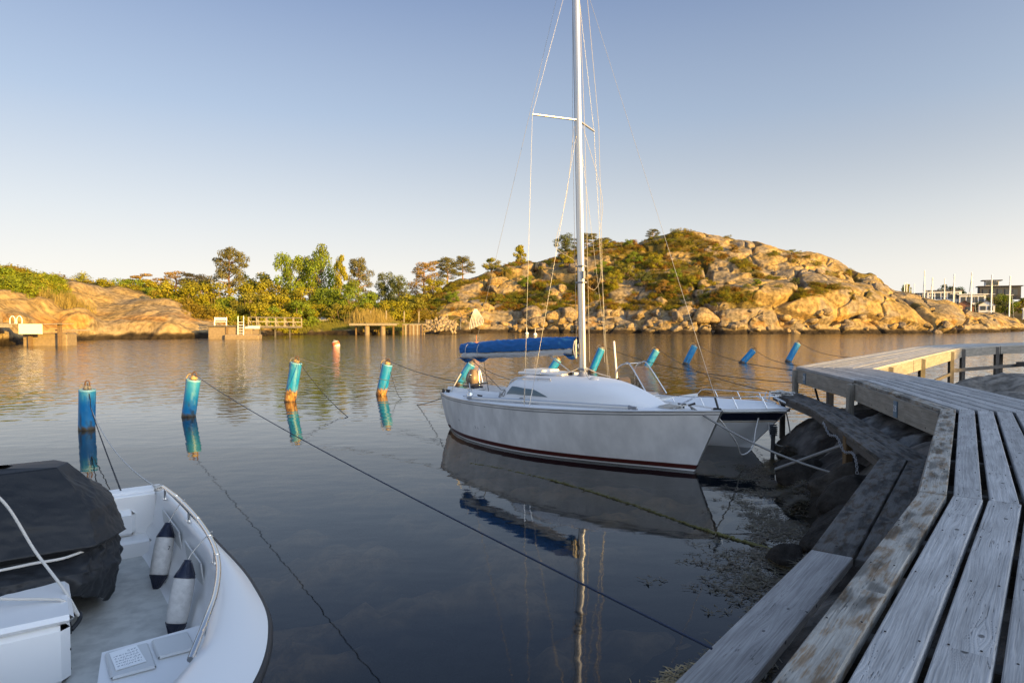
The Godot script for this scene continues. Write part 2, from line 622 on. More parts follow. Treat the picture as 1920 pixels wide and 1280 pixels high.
# ---------------------------------------------------------------- land
# each key: bearing (x per metre of depth), distance to the waterline, then [setback, height] from the water to behind the crest
const LEFT := [
	[-1.30, 34.0, [0, -0.8], [1.5, 0.8], [4, 2.2], [14, 4.5], [35, 8.0], [80, 6]],
	[-1.00, 44.0, [0, -0.8], [1.5, 0.9], [4, 2.4], [14, 4.5], [35, 8.0], [80, 6]],
	[-0.75, 55.0, [0, -0.8], [1.5, 1.2], [4, 2.9], [12, 4.6], [33, 7.4], [80, 6]],
	[-0.67, 64.0, [0, -0.8], [1.5, 1.0], [4, 2.6], [12, 4.3], [32, 7.8], [80, 6]],
	[-0.59, 72.0, [0, -0.8], [1.5, 1.0], [4, 2.2], [12, 3.8], [30, 6.9], [80, 5]],
	[-0.515, 72.0, [0, -0.8], [1.5, 1.1], [4, 2.3], [10, 3.4], [30, 5.4], [80, 5]],
	[-0.44, 75.0, [0, -0.8], [1.5, 0.7], [4, 1.5], [8, 1.9], [30, 4.0], [80, 5]],
	[-0.38, 84.0, [0, -0.8], [1.5, 0.6], [4, 1.1], [8, 1.5], [30, 3.4], [80, 6]],
	[-0.31, 92.0, [0, -0.8], [1.5, 0.6], [4, 1.2], [8, 1.6], [30, 3.0], [80, 6]],
	[-0.21, 91.0, [0, -0.8], [1.5, 0.6], [4, 1.2], [8, 1.6], [30, 3.2], [80, 6]],
	[-0.125, 95.0, [0, -0.8], [1.5, 0.6], [4, 1.2], [10, 2.2], [30, 5.0], [80, 7]],
	[-0.06, 99.0, [0, -0.8], [1.5, 0.3], [4, 0.8], [12, 2.5], [30, 5.0], [80, 6]]]
const RIGHT := [
	[-0.16, 103.0, [0, -0.8], [2, 0.2], [5, 0.8], [12, 2.6], [28, 4.0], [60, 3]],
	[-0.125, 99.5, [0, -0.8], [2, 0.5], [5, 1.4], [12, 3.6], [28, 6.0], [60, 5]],
	[-0.07, 100.5, [0, -0.8], [2, 0.6], [5, 1.7], [12, 4.8], [30, 9.6], [60, 7]],
	[0.0, 103.5, [0, -0.8], [2, 0.6], [6, 2.2], [14, 6.4], [31, 12.4], [65, 8]],
	[0.05, 102.0, [0, -0.8], [2, 0.7], [6, 3.0], [14, 7.2], [33, 13.6], [70, 9]],
	[0.10, 100.0, [0, -0.8], [2, 0.7], [6, 2.6], [14, 7.0], [35, 15.6], [75, 10]],
	[0.16, 98.0, [0, -0.8], [2, 0.7], [6, 2.4], [14, 7.0], [37, 17.0], [78, 11]],
	[0.25, 96.0, [0, -0.8], [2, 0.8], [6, 3.6], [14, 8.0], [38, 18.6], [80, 12]],
	[0.34, 95.0, [0, -0.8], [2, 0.9], [5, 6.0], [14, 8.4], [36, 16.7], [80, 11]],
	[0.42, 96.0, [0, -0.8], [2, 0.9], [5, 6.2], [14, 8.4], [33, 14.5], [75, 9]],
	[0.52, 98.0, [0, -0.8], [2, 0.9], [5, 5.4], [13, 7.2], [28, 10.3], [65, 6]],
	[0.575, 98.0, [0, -0.8], [2, 0.9], [5, 3.9], [11, 5.4], [22, 6.7], [50, 2]],
	[0.625, 98.5, [0, -0.8], [2, 0.9], [5, 2.8], [10, 4.0], [20, 4.9], [45, 1]],
	[0.695, 104.0, [0, -0.8], [2, 0.8], [4, 1.6], [8, 2.3], [16, 3.0], [35, 0.2]],
	[0.735, 111.0, [0, -0.8], [2, 0.5], [3, 0.9], [6, 1.3], [10, 1.9], [25, -1]],
	[0.765, 118.0, [0, -1.2], [2, -0.9], [3, -0.8], [6, -0.7], [10, -0.8], [25, -1.5]]]

func key_at(keys: Array, a: float) -> Array:
	var k := 0
	while k < keys.size() - 2 and a > keys[k + 1][0]:
		k += 1
	var t: float = clampf((a - keys[k][0]) / (keys[k + 1][0] - keys[k][0]), 0.0, 1.0)
	t = t * t * (3.0 - 2.0 * t)
	var out := [lerpf(keys[k][1], keys[k + 1][1], t)]
	for j in range(2, 8):
		out.append(Vector2(lerpf(keys[k][j][0], keys[k + 1][j][0], t), lerpf(keys[k][j][1], keys[k + 1][j][1], t)))
	return out

func profile_height(p: Array, off: float) -> float:
	for j in range(1, 6):
		var q: Vector2 = p[j]
		var r: Vector2 = p[j + 1]
		if off <= r.x:
			return lerpf(q.y, r.y, clampf((off - q.x) / (r.x - q.x), 0.0, 1.0))
	return p[6].y

func ground_at(x: float, z: float) -> float:
	var d := -z
	var a := x / d
	var best := -1.0
	for keys in [LEFT, RIGHT]:
		if a < keys[0][0] or a > keys[keys.size() - 1][0]:
			continue
		var p := key_at(keys, a)
		best = maxf(best, profile_height(p, d - p[0]))
	return best

var land_rows := {}

func shore(called: String, keys: Array, ncol: int, seg: Array, bulge: Callable, paint: Callable) -> MeshInstance3D:
	var a0: float = keys[0][0]
	var a1: float = keys[keys.size() - 1][0]
	var rows := []
	var nrow := 0
	for s in seg:
		nrow += s
	nrow += 1
	for i in nrow:
		var pr := PackedVector3Array()
		pr.resize(ncol + 1)
		rows.append(pr)
	for j in ncol + 1:
		var a := lerpf(a0, a1, float(j) / ncol)
		var p := key_at(keys, a)
		var i := 0
		for s in 5:
			var m: int = seg[s]
			var q0: Vector2 = p[maxi(s, 1)]
			var q1: Vector2 = p[s + 1]
			var q2: Vector2 = p[s + 2]
			var q3: Vector2 = p[mini(s + 3, 6)]
			for k in (m + 1 if s == 4 else m):
				var t := float(k) / m
				var off := lerpf(q1.x, q2.x, t)
				# monotone easing keeps the ledges round
				var m0 := (q2.y - q0.y) / maxf(q2.x - q0.x, 0.1) * (q2.x - q1.x) if s > 0 else q2.y - q1.y
				var m1 := (q3.y - q1.y) / maxf(q3.x - q1.x, 0.1) * (q2.x - q1.x) if s < 4 else q2.y - q1.y
				var t2 := t * t
				var t3 := t2 * t
				var h := (2 * t3 - 3 * t2 + 1) * q1.y + (t3 - 2 * t2 + t) * m0 + (-2 * t3 + 3 * t2) * q2.y + (t3 - t2) * m1
				var d: float = p[0] + off
				rows[i][j] = Vector3(a * d, h, -d)
				i += 1
	var out := []
	var colors := []
	for i in nrow:
		var r: PackedVector3Array = rows[i]
		var ra: PackedVector3Array = rows[maxi(i - 1, 0)]
		var rb: PackedVector3Array = rows[mini(i + 1, nrow - 1)]
		var o := PackedVector3Array()
		o.resize(ncol + 1)
		var cc := PackedColorArray()
		cc.resize(ncol + 1)
		for j in ncol + 1:
			var nn := (r[mini(j + 1, ncol)] - r[maxi(j - 1, 0)]).cross(rb[j] - ra[j]).normalized()
			if nn.y < 0.0:
				nn = -nn
			var b: float = bulge.call(r[j])
			o[j] = r[j] + nn * b
			cc[j] = paint.call(r[j], o[j], nn, b)
		out.append(o)
		colors.append(cc)
	land_rows[called] = out
	var bld := Builder.new()
	bld.grid(out, false, 1.0, 1.0, colors, Vector3.UP)
	return structure(called, bld, M.rock)

func boulder_mesh(seed_: int, flat := 0.75) -> ArrayMesh:
	# a split block: a ball cut by planes, its edges rounded, then roughened
	var r := RandomNumberGenerator.new()
	r.seed = seed_
	var planes := []
	for k in 9:
		var d := Vector3(r.randfn(), r.randfn() * 0.8, r.randfn()).normalized()
		planes.append([d, r.randf_range(0.5, 0.78)])
	var f := noise(FastNoiseLite.TYPE_SIMPLEX_SMOOTH, 1.6, 4, seed_)
	var b := Builder.new()
	var rows := []
	for i in 15:
		var pr := PackedVector3Array()
		var a := PI * i / 14.0
		for k in 23:
			var w := TAU * k / 22.0
			var d := Vector3(sin(a) * cos(w), cos(a), sin(a) * sin(w))
			var dist := 1.0
			for q in planes:
				var s: float = d.dot(q[0])
				if s > 0.05:
					var e: float = q[1] / s
					dist = minf(dist, e)
			dist += 0.06 * f.get_noise_3dv(d * 1.2)
			pr.append(d * dist * Vector3(1, flat, 1))
		rows.append(pr)
	b.grid(rows, true)
	return b.mesh()

func make_shores() -> void:
	var big := cells(0.10, 4)
	var mid := cells(0.27, 8)
	var und := noise(FastNoiseLite.TYPE_SIMPLEX_SMOOTH, 0.045, 3, 2)
	var rough := noise(FastNoiseLite.TYPE_SIMPLEX_SMOOTH, 0.4, 4, 6)
	var tint := noise(FastNoiseLite.TYPE_SIMPLEX_SMOOTH, 0.09, 4, 12)
	var streak := noise(FastNoiseLite.TYPE_SIMPLEX_SMOOTH, 0.35, 3, 14)
	var smooth_cells := cells(0.065, 23)
	var wet := func(y: float, c: Color, n: float) -> Color:
		# the black weed line and the pale washed band over it
		var band := 1.0
		c = c.lerp(Color(0.40, 0.30, 0.17), 0.5 * smoothstep(1.5, 0.9, y + 0.3 * n))
		return c.lerp(Color(0.045, 0.034, 0.022), band * smoothstep(0.72, 0.38, y + 0.3 * n))
	var left_bulge := func(p: Vector3) -> float:
		var q := Vector3(p.x * 0.8, p.y * 1.7, p.z * 0.9)
		var w := Vector3(und.get_noise_3dv(p), und.get_noise_3dv(p + Vector3(50, 0, 0)), und.get_noise_3dv(p + Vector3(0, 0, 90))) * 7.0
		var c1 := smooth_cells.get_noise_3dv(q + w) + 1.0
		var c2 := big.get_noise_3dv(q * 1.3 + w) + 1.0
		var k := smoothstep(-0.6, 0.4, p.y)
		return k * (1.0 * smoothstep(0.0, 0.35, c1) + 0.35 * smoothstep(0.0, 0.22, c2) - 1.1 + 1.3 * und.get_noise_3dv(p * 1.4) + 0.14 * rough.get_noise_3dv(p))
	var left_paint := func(p: Vector3, o: Vector3, nn: Vector3, b: float) -> Color:
		var t := tint.get_noise_3dv(p)
		var c := Color(0.45, 0.30, 0.12).lerp(Color(0.36, 0.265, 0.15), smoothstep(-0.2, 0.3, t))
		c = c.lerp(Color(0.52, 0.25, 0.055), 0.8 * smoothstep(0.05, 0.35, streak.get_noise_3dv(p * Vector3(0.5, 1, 0.5)) + 0.1) * smoothstep(3.4, 1.6, o.y) * smoothstep(0.4, 1.1, o.y))
		if p.z < -100.0 or p.x > -33.0 and o.y > 0.9:
			var veg := smoothstep(-0.15, 0.1, t + 0.1)
			c = c.lerp(Color(0.13, 0.105, 0.03), veg)
		return wet.call(o.y, c, streak.get_noise_3dv(p))
	shore("rocky_shore", LEFT, 420, [12, 16, 26, 30, 12], left_bulge, left_paint)
	var hill_bulge := func(p: Vector3) -> float:
		var w := Vector3(und.get_noise_3dv(p), und.get_noise_3dv(p + Vector3(50, 0, 0)), und.get_noise_3dv(p + Vector3(0, 0, 90))) * 2.2
		var q := Vector3(p.x * 0.42, p.y * 0.95, p.z * 0.34) + w
		var c1 := big.get_noise_3dv(q * 1.3) + 1.0
		var c2 := mid.get_noise_3dv(q * 1.25 + Vector3(9, 3, 2)) + 1.0
		var k := smoothstep(-0.7, 0.3, p.y)
		var crack := 1.35 * smoothstep(0.0, 0.08, c1) + 0.35 * c1 + 0.5 * smoothstep(0.0, 0.06, c2) + 0.15 * c2
		return k * (crack - 1.85 + 0.9 * und.get_noise_3dv(p * 1.8) + 0.22 * rough.get_noise_3dv(p))
	var hill_paint := func(p: Vector3, o: Vector3, nn: Vector3, b: float) -> Color:
		var t := tint.get_noise_3dv(p)
		var c := Color(0.41, 0.28, 0.11).lerp(Color(0.28, 0.22, 0.145), smoothstep(-0.15, 0.3, t))
		c = c.lerp(Color(0.27, 0.235, 0.20), 0.6 * smoothstep(0.1, 0.35, streak.get_noise_3dv(p * 0.6 + Vector3(30, 0, 0))))
		c = c.lerp(Color(0.48, 0.25, 0.06), 0.75 * smoothstep(0.18, 0.4, streak.get_noise_3dv(p * Vector3(0.6, 1, 0.6))) * smoothstep(3.5, 1.5, o.y) * smoothstep(0.5, 1.2, o.y))
		# soil and turf in the hollows of the upper slope
		var a := p.x / -p.z
		var lush := smoothstep(0.33, 0.24, a) * smoothstep(4.0, 7.5, p.y)
		var veg := smoothstep(0.0, 0.14, tint.get_noise_3dv(p * 1.3 + Vector3(0, 40, 0)) + 0.24 * lush - 0.24 - 0.10 * b) * smoothstep(2.5, 5.0, p.y)
		c = c.lerp(Color(0.15, 0.115, 0.035), veg)
		return wet.call(o.y, c, streak.get_noise_3dv(p))
	var hill := shore("hill", RIGHT, 640, [14, 30, 46, 62, 16], hill_bulge, hill_paint)
	# loose blocks: rubble along the waterline and fallen blocks on the slope
	var shapes := []
	for k in 7:
		shapes.append(boulder_mesh(40 + k, 0.72))
	var tones := []
	for t in [[0.38, 0.275, 0.145], [0.33, 0.25, 0.155], [0.28, 0.22, 0.155], [0.39, 0.27, 0.125], [0.24, 0.19, 0.14]]:
		tones.append(rock(lin(t[0], t[1], t[2]), 0.3, 8.0, M.rock.albedo_texture))
	var rows: Array = land_rows["hill"]
	var nc: int = rows[0].size()
	var place := func(col: int, row: int, size: float, sink: float) -> void:
		var p: Vector3 = rows[row][col]
		var o := piece("boulder", shapes[rng.randi() % 7], tones[rng.randi() % 5], hill)
		var s := size * rng.randf_range(0.8, 1.2)
		o.transform = Transform3D(Basis.from_euler(Vector3(rng.randf_range(-0.3, 0.3), rng.randf() * TAU, rng.randf_range(-0.3, 0.3))).scaled_local(Vector3(s * rng.randf_range(0.9, 1.5), s, s)), p + Vector3.UP * (s * 0.72 * sink))
	for k in 110:
		var a := rng.randf_range(-0.09, 0.30)
		place.call(int((a - RIGHT[0][0]) / 0.925 * (nc - 1)), rng.randi_range(13, 34), rng.randf_range(0.25, 0.8), 0.35)
	for k in 30:
		var a := rng.randf_range(0.02, 0.30)
		place.call(int((a - RIGHT[0][0]) / 0.925 * (nc - 1)), rng.randi_range(24, 52), rng.randf_range(0.7, 1.7), 0.05)
	for k in 22:
		var a := rng.randf_range(-0.05, 0.30)
		place.call(int((a - RIGHT[0][0]) / 0.925 * (nc - 1)), rng.randi_range(60, 135), rng.randf_range(0.8, 1.7), -0.1)
	for k in 50:
		var a := rng.randf_range(0.28, 0.66)
		place.call(int((a - RIGHT[0][0]) / 0.925 * (nc - 1)), rng.randi_range(12, 26), rng.randf_range(0.3, 0.9), 0.2)
	for k in 12:
		var a := rng.randf_range(0.30, 0.62)
		place.call(int((a - RIGHT[0][0]) / 0.925 * (nc - 1)), rng.randi_range(70, 140), rng.randf_range(0.6, 1.3), -0.1)
	# the rocky ridge behind the viewer, which keeps the evening sun off the near water
	var back := []
	var bc := []
	for i in 40:
		var z := 9.0 + i * 2.6
		var pr := PackedVector3Array()
		var cc := PackedColorArray()
		for j in 150:
			var x := -70.0 + j * 2.0
			var top := lerpf(12.7, 17.6, smoothstep(75.5, 82.0, x)) * smoothstep(-90.0, -30.0, x)
			var f := exp(-pow((z - 40.0) / (17.0 if z < 40.0 else 30.0), 2.0))
			var h := -1.5 + (top + 1.5) * f + 1.1 * und.get_noise_2d(x * 1.5, z * 1.5) * minf(1.0, absf(z - 40.0) / 8.0) + 0.2 * rough.get_noise_2d(x * 0.4, z * 0.4)
			pr.append(Vector3(x, h, z))
			cc.append(Color(0.36, 0.30, 0.24))
		back.append(pr)
		bc.append(cc)
	var bb := Builder.new()
	bb.grid(back, false, 1.0, 1.0, bc, Vector3.UP)
	structure("back_hill", bb, M.rock)
	# far land beyond the marina
	var fl := []
	var fc := []
	for i in 24:
		var pr := PackedVector3Array()
		var cc := PackedColorArray()
		for j in 90:
			var a := 0.52 + j * 0.008
			var d := 265.0 + i * 6.0
			var h := 9.5 * smoothstep(0.0, 12.0, float(i)) * smoothstep(0.50, 0.66, a) - 0.5 + 1.5 * und.get_noise_2d(a * 160.0, d)
			pr.append(Vector3(a * d, h, -d))
			cc.append(Color(0.14, 0.11, 0.05))
		fl.append(pr)
		fc.append(cc)
	var fb := Builder.new()
	fb.grid(fl, false, 1.0, 1.0, fc, Vector3.UP)
	structure("far_land", fb, M.rock)

const NEAR_SHORE := [[-18.0, 8.5], [-15.0, 7.2], [-13.0, 5.3], [-12.0, 4.55], [-10.0, 4.2], [-8.0, 3.3], [-6.6, 2.75], [-5.0, 2.0], [-3.0, 0.7], [0.0, -1.5], [4.0, -5.0], [12.0, -14.0]]

func near_edge(z: float) -> float:
	for k in NEAR_SHORE.size() - 1:
		if z <= NEAR_SHORE[k + 1][0]:
			return lerpf(NEAR_SHORE[k][1], NEAR_SHORE[k + 1][1], clampf((z - NEAR_SHORE[k][0]) / (NEAR_SHORE[k + 1][0] - NEAR_SHORE[k][0]), 0.0, 1.0))
	return -14.0

func make_near_rock() -> void:
	var und := noise(FastNoiseLite.TYPE_SIMPLEX_SMOOTH, 0.35, 3, 31)
	var fine := noise(FastNoiseLite.TYPE_SIMPLEX_SMOOTH, 1.6, 4, 32)
	var cell := cells(0.42, 33)
	var h_at := func(x: float, z: float) -> float:
		var s := x - near_edge(z) + 0.5 * und.get_noise_2d(x * 1.3, z * 1.3)
		var h := 0.0
		if s > 0.0:
			h = 0.95 * (1.0 - exp(-s / 0.9)) + 0.055 * minf(s, 9.0)
			h += 0.26 * und.get_noise_2d(x, z) * minf(s, 1.0)
			h -= 0.22 * (1.0 - smoothstep(0.0, 0.2, cell.get_noise_2d(x, z * 0.8) + 1.0)) * minf(s, 1.0)
			h *= smoothstep(-17.5, -12.5, z) * (1.0 - 0.55 * smoothstep(-11.0, -13.5, z))
			h -= 0.6 * smoothstep(-15.5, -17.5, z)
			h += (0.24 + 0.22 * und.get_noise_2d(x * 0.6, z * 0.6)) * exp(-pow((x - 9.2) / 1.9, 2.0) - pow((z + 11.6) / 2.0, 2.0))
			h += 0.06 * fine.get_noise_2d(x, z)
		else:
			h = s * (0.32 if s > -4.0 else 0.12) - (1.28 - 0.48 if s <= -4.0 else 0.0)
			h = maxf(h, -2.2)
		return h
	var rows := []
	var colors := []
	for i in 170:
		var z := 9.0 - i * 0.158
		var pr := PackedVector3Array()
		var cc := PackedColorArray()
		for j in 150:
			var s := -1.0 + j * 0.105 + maxf(0.0, j - 90) * 0.12
			var x := near_edge(z) + s
			var h: float = h_at.call(x, z)
			pr.append(Vector3(x, h, z))
			var t := fine.get_noise_2d(x * 0.5, z * 0.5)
			var c := Color(0.075, 0.066, 0.058).lerp(Color(0.20, 0.18, 0.16), smoothstep(0.0, 0.4, t + 0.1))
			c = c.lerp(Color(0.34, 0.33, 0.31), 0.8 * smoothstep(0.12, 0.34, fine.get_noise_2d(x * 1.1 + 30.0, z * 1.1)) * smoothstep(0.3, 0.6, h))
			c = c.lerp(Color(0.31, 0.275, 0.235), smoothstep(4.6, 6.2, x - 0.25 * (z + 12.0) + t) * smoothstep(0.5, 0.8, h))
			c = c.lerp(Color(0.03, 0.025, 0.016), smoothstep(0.28, 0.05, h + 0.1 * t))
			cc.append(c)
		rows.append(pr)
		colors.append(cc)
	var b := Builder.new()
	b.grid(rows, false, 1.0, 1.0, colors, Vector3.UP)
	var nr := structure("bedrock", b, M.near_rock)
	# boulders in the shallows under the walkway
	var shapes := [boulder_mesh(71, 0.8), boulder_mesh(72, 0.7), boulder_mesh(73, 0.85)]
	var dark := [rock(lin(0.08, 0.068, 0.056), 0.8, 6.0, M.rock.albedo_texture), rock(lin(0.055, 0.047, 0.04), 0.8, 6.0, M.rock.albedo_texture)]
	for q in [[3.35, 0.12, -6.6, 0.55], [2.85, 0.05, -5.6, 0.42], [3.9, 0.2, -7.9, 0.5], [2.6, 0.0, -6.3, 0.22], [4.05, 0.1, -9.2, 0.4], [2.3, -0.05, -5.0, 0.35], [3.7, 0.3, -7.0, 0.45], [4.2, -0.05, -10.4, 0.25]]:
		var o := piece("boulder", shapes[rng.randi() % 3], dark[rng.randi() % 2], nr)
		o.transform = Transform3D(Basis.from_euler(Vector3(rng.randf_range(-0.4, 0.4), rng.randf() * TAU, 0.2)).scaled_local(Vector3(q[3] * 1.15, q[3], q[3])), Vector3(q[0], q[1], q[2]))
	# bed of the bay
	var bed := []
	var bedc := []
	var weed := noise(FastNoiseLite.TYPE_SIMPLEX_SMOOTH, 0.55, 4, 37)
	for i in 150:
		var z := 4.0 - i * 0.16
		var pr := PackedVector3Array()
		var cc := PackedColorArray()
		for j in 150:
			var x := near_edge(z) + 1.2 - j * 0.13
			var s := x - near_edge(z)
			var w := weed.get_noise_2d(x, z)
			var h := -0.30 + minf(s, 0.0) * 0.09 + 0.30 * w + 0.1 * fine.get_noise_2d(x * 2.0, z * 2.0)
			h = minf(h, -0.06)
			pr.append(Vector3(x, h, z))
			cc.append(Color(0.04, 0.04, 0.035).lerp(Color(0.46, 0.30, 0.14), smoothstep(-0.05, 0.35, w + 0.12 * fine.get_noise_2d(x * 3.0, z * 3.0))))
		bed.append(pr)
		bedc.append(cc)
	var bd := Builder.new()
	bd.grid(bed, false, 1.0, 1.0, bedc, Vector3.UP)
	structure("seabed", bd, M.seabed)
	var deep := Builder.new()
	deep.col = Color(0.05, 0.055, 0.05)
	deep.quad(Vector3(-700, -3.5, 60), Vector3(700, -3.5, 60), Vector3(700, -3.5, -700), Vector3(-700, -3.5, -700), Vector3.UP)
	structure("deep_seabed", deep, M.seabed)
	# rockweed floating at the water's edge
	var leaf := Builder.new()
	for k in 16:
		var a := rng.randf() * TAU
		var p := Vector3(rng.randf_range(-0.10, 0.10), rng.randf_range(-0.01, 0.008), rng.randf_range(-0.10, 0.10))
		var d := Vector3(cos(a), rng.randf_range(-0.1, 0.10), sin(a)) * rng.randf_range(0.04, 0.10)
		var e := Vector3(-sin(a), 0.05, cos(a)) * 0.006
		leaf.quad(p - e, p + d - e * 0.6, p + d + e * 0.6, p + e, Vector3.UP)
	var mm := MultiMesh.new()
	mm.transform_format = MultiMesh.TRANSFORM_3D
	mm.use_colors = true
	mm.mesh = leaf.mesh()
	var spots := []
	for k in 3000:
		var z := rng.randf_range(-11.0, -3.6)
		var s := -absf(rng.randfn()) * (0.42 if z < -5.6 else 0.22) + 0.2
		var x := near_edge(z) + s
		if weed.get_noise_2d(x * 2.2, z * 2.2) + rng.randf_range(-0.15, 0.15) > -0.02 + 0.12 * minf(0.0, -s - 0.8):
			spots.append(Vector3(x, maxf(0.006, h_at.call(x, z) + 0.01), z))
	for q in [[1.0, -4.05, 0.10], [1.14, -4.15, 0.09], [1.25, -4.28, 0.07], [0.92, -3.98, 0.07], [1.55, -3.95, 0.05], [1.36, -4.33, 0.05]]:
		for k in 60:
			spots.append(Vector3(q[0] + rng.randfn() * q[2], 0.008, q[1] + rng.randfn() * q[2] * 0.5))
	mm.instance_count = spots.size()
	for k in spots.size():
		mm.set_instance_transform(k, Transform3D(Basis(Vector3.UP, rng.randf() * TAU).scaled(Vector3.ONE * rng.randf_range(0.5, 1.1)), spots[k]))
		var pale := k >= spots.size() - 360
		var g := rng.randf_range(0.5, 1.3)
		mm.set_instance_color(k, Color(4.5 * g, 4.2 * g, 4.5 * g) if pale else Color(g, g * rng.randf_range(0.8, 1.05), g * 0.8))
	var mi := MultiMeshInstance3D.new()
	mi.name = "rockweed"
	mi.multimesh = mm
	mi.material_override = M.weed
	add_child(mi, true)
	tag(mi, "brown rockweed floating in the shallows along the dark bedrock", "seaweed")
	mi.set_meta("kind", "stuff")

# ---------------------------------------------------------------- jetty
const EDGE := [[-4.9, 5.25], [2.22, -3.72], [4.46, -7.09], [5.2, -10.37], [5.5, -13.2], [8.25, -16.45], [13.3, -22.4], [16.2, -24.6], [26.0, -28.2]]
const DECK_Y := 1.35
const STEP_Y := 0.93

func offset_line(line: Array, dist: float) -> Array:
	var out := []
	for k in line.size():
		var p := Vector2(line[k][0], line[k][1])
		var d0 := (p - Vector2(line[k - 1][0], line[k - 1][1])).normalized() if k > 0 else Vector2.ZERO
		var d1 := (Vector2(line[k + 1][0], line[k + 1][1]) - p).normalized() if k < line.size() - 1 else Vector2.ZERO
		if k == 0: d0 = d1
		if k == line.size() - 1: d1 = d0
		var n0 := Vector2(-d0.y, d0.x)
		var n1 := Vector2(-d1.y, d1.x)
		var m := (n0 + n1).normalized()
		var q := p + m * dist / maxf(m.dot(n0), 0.4)
		out.append([q.x, q.y])
	return out

func p3(q: Array, y: float) -> Vector3:
	return Vector3(q[0], y, q[1])

func upright(a: Vector3, b: Vector3, w: float, bev := 0.006) -> Builder:
	var b2 := Builder.new()
	b2.box(Vector3(w, a.distance_to(b), w), Transform3D(aim(a, b).basis, (a + b) / 2.0), bev)
	return b2

func beam(a: Vector3, b: Vector3, high: float, thick: float, bev := 0.005) -> Builder:
	var x := (b - a).normalized()
	var z := x.cross(Vector3.UP).normalized()
	var b2 := Builder.new()
	b2.box(Vector3(a.distance_to(b), high, thick), Transform3D(Basis(x, z.cross(x), z), (a + b) / 2.0), bev)
	# boards along the beam: turn the grain lengthwise
	for k in b2.uv.size():
		b2.uv[k] = Vector2(b2.v[k].y / 0.5, (b2.v[k] - a).dot(x) / 2.0 + a.x)
	return b2

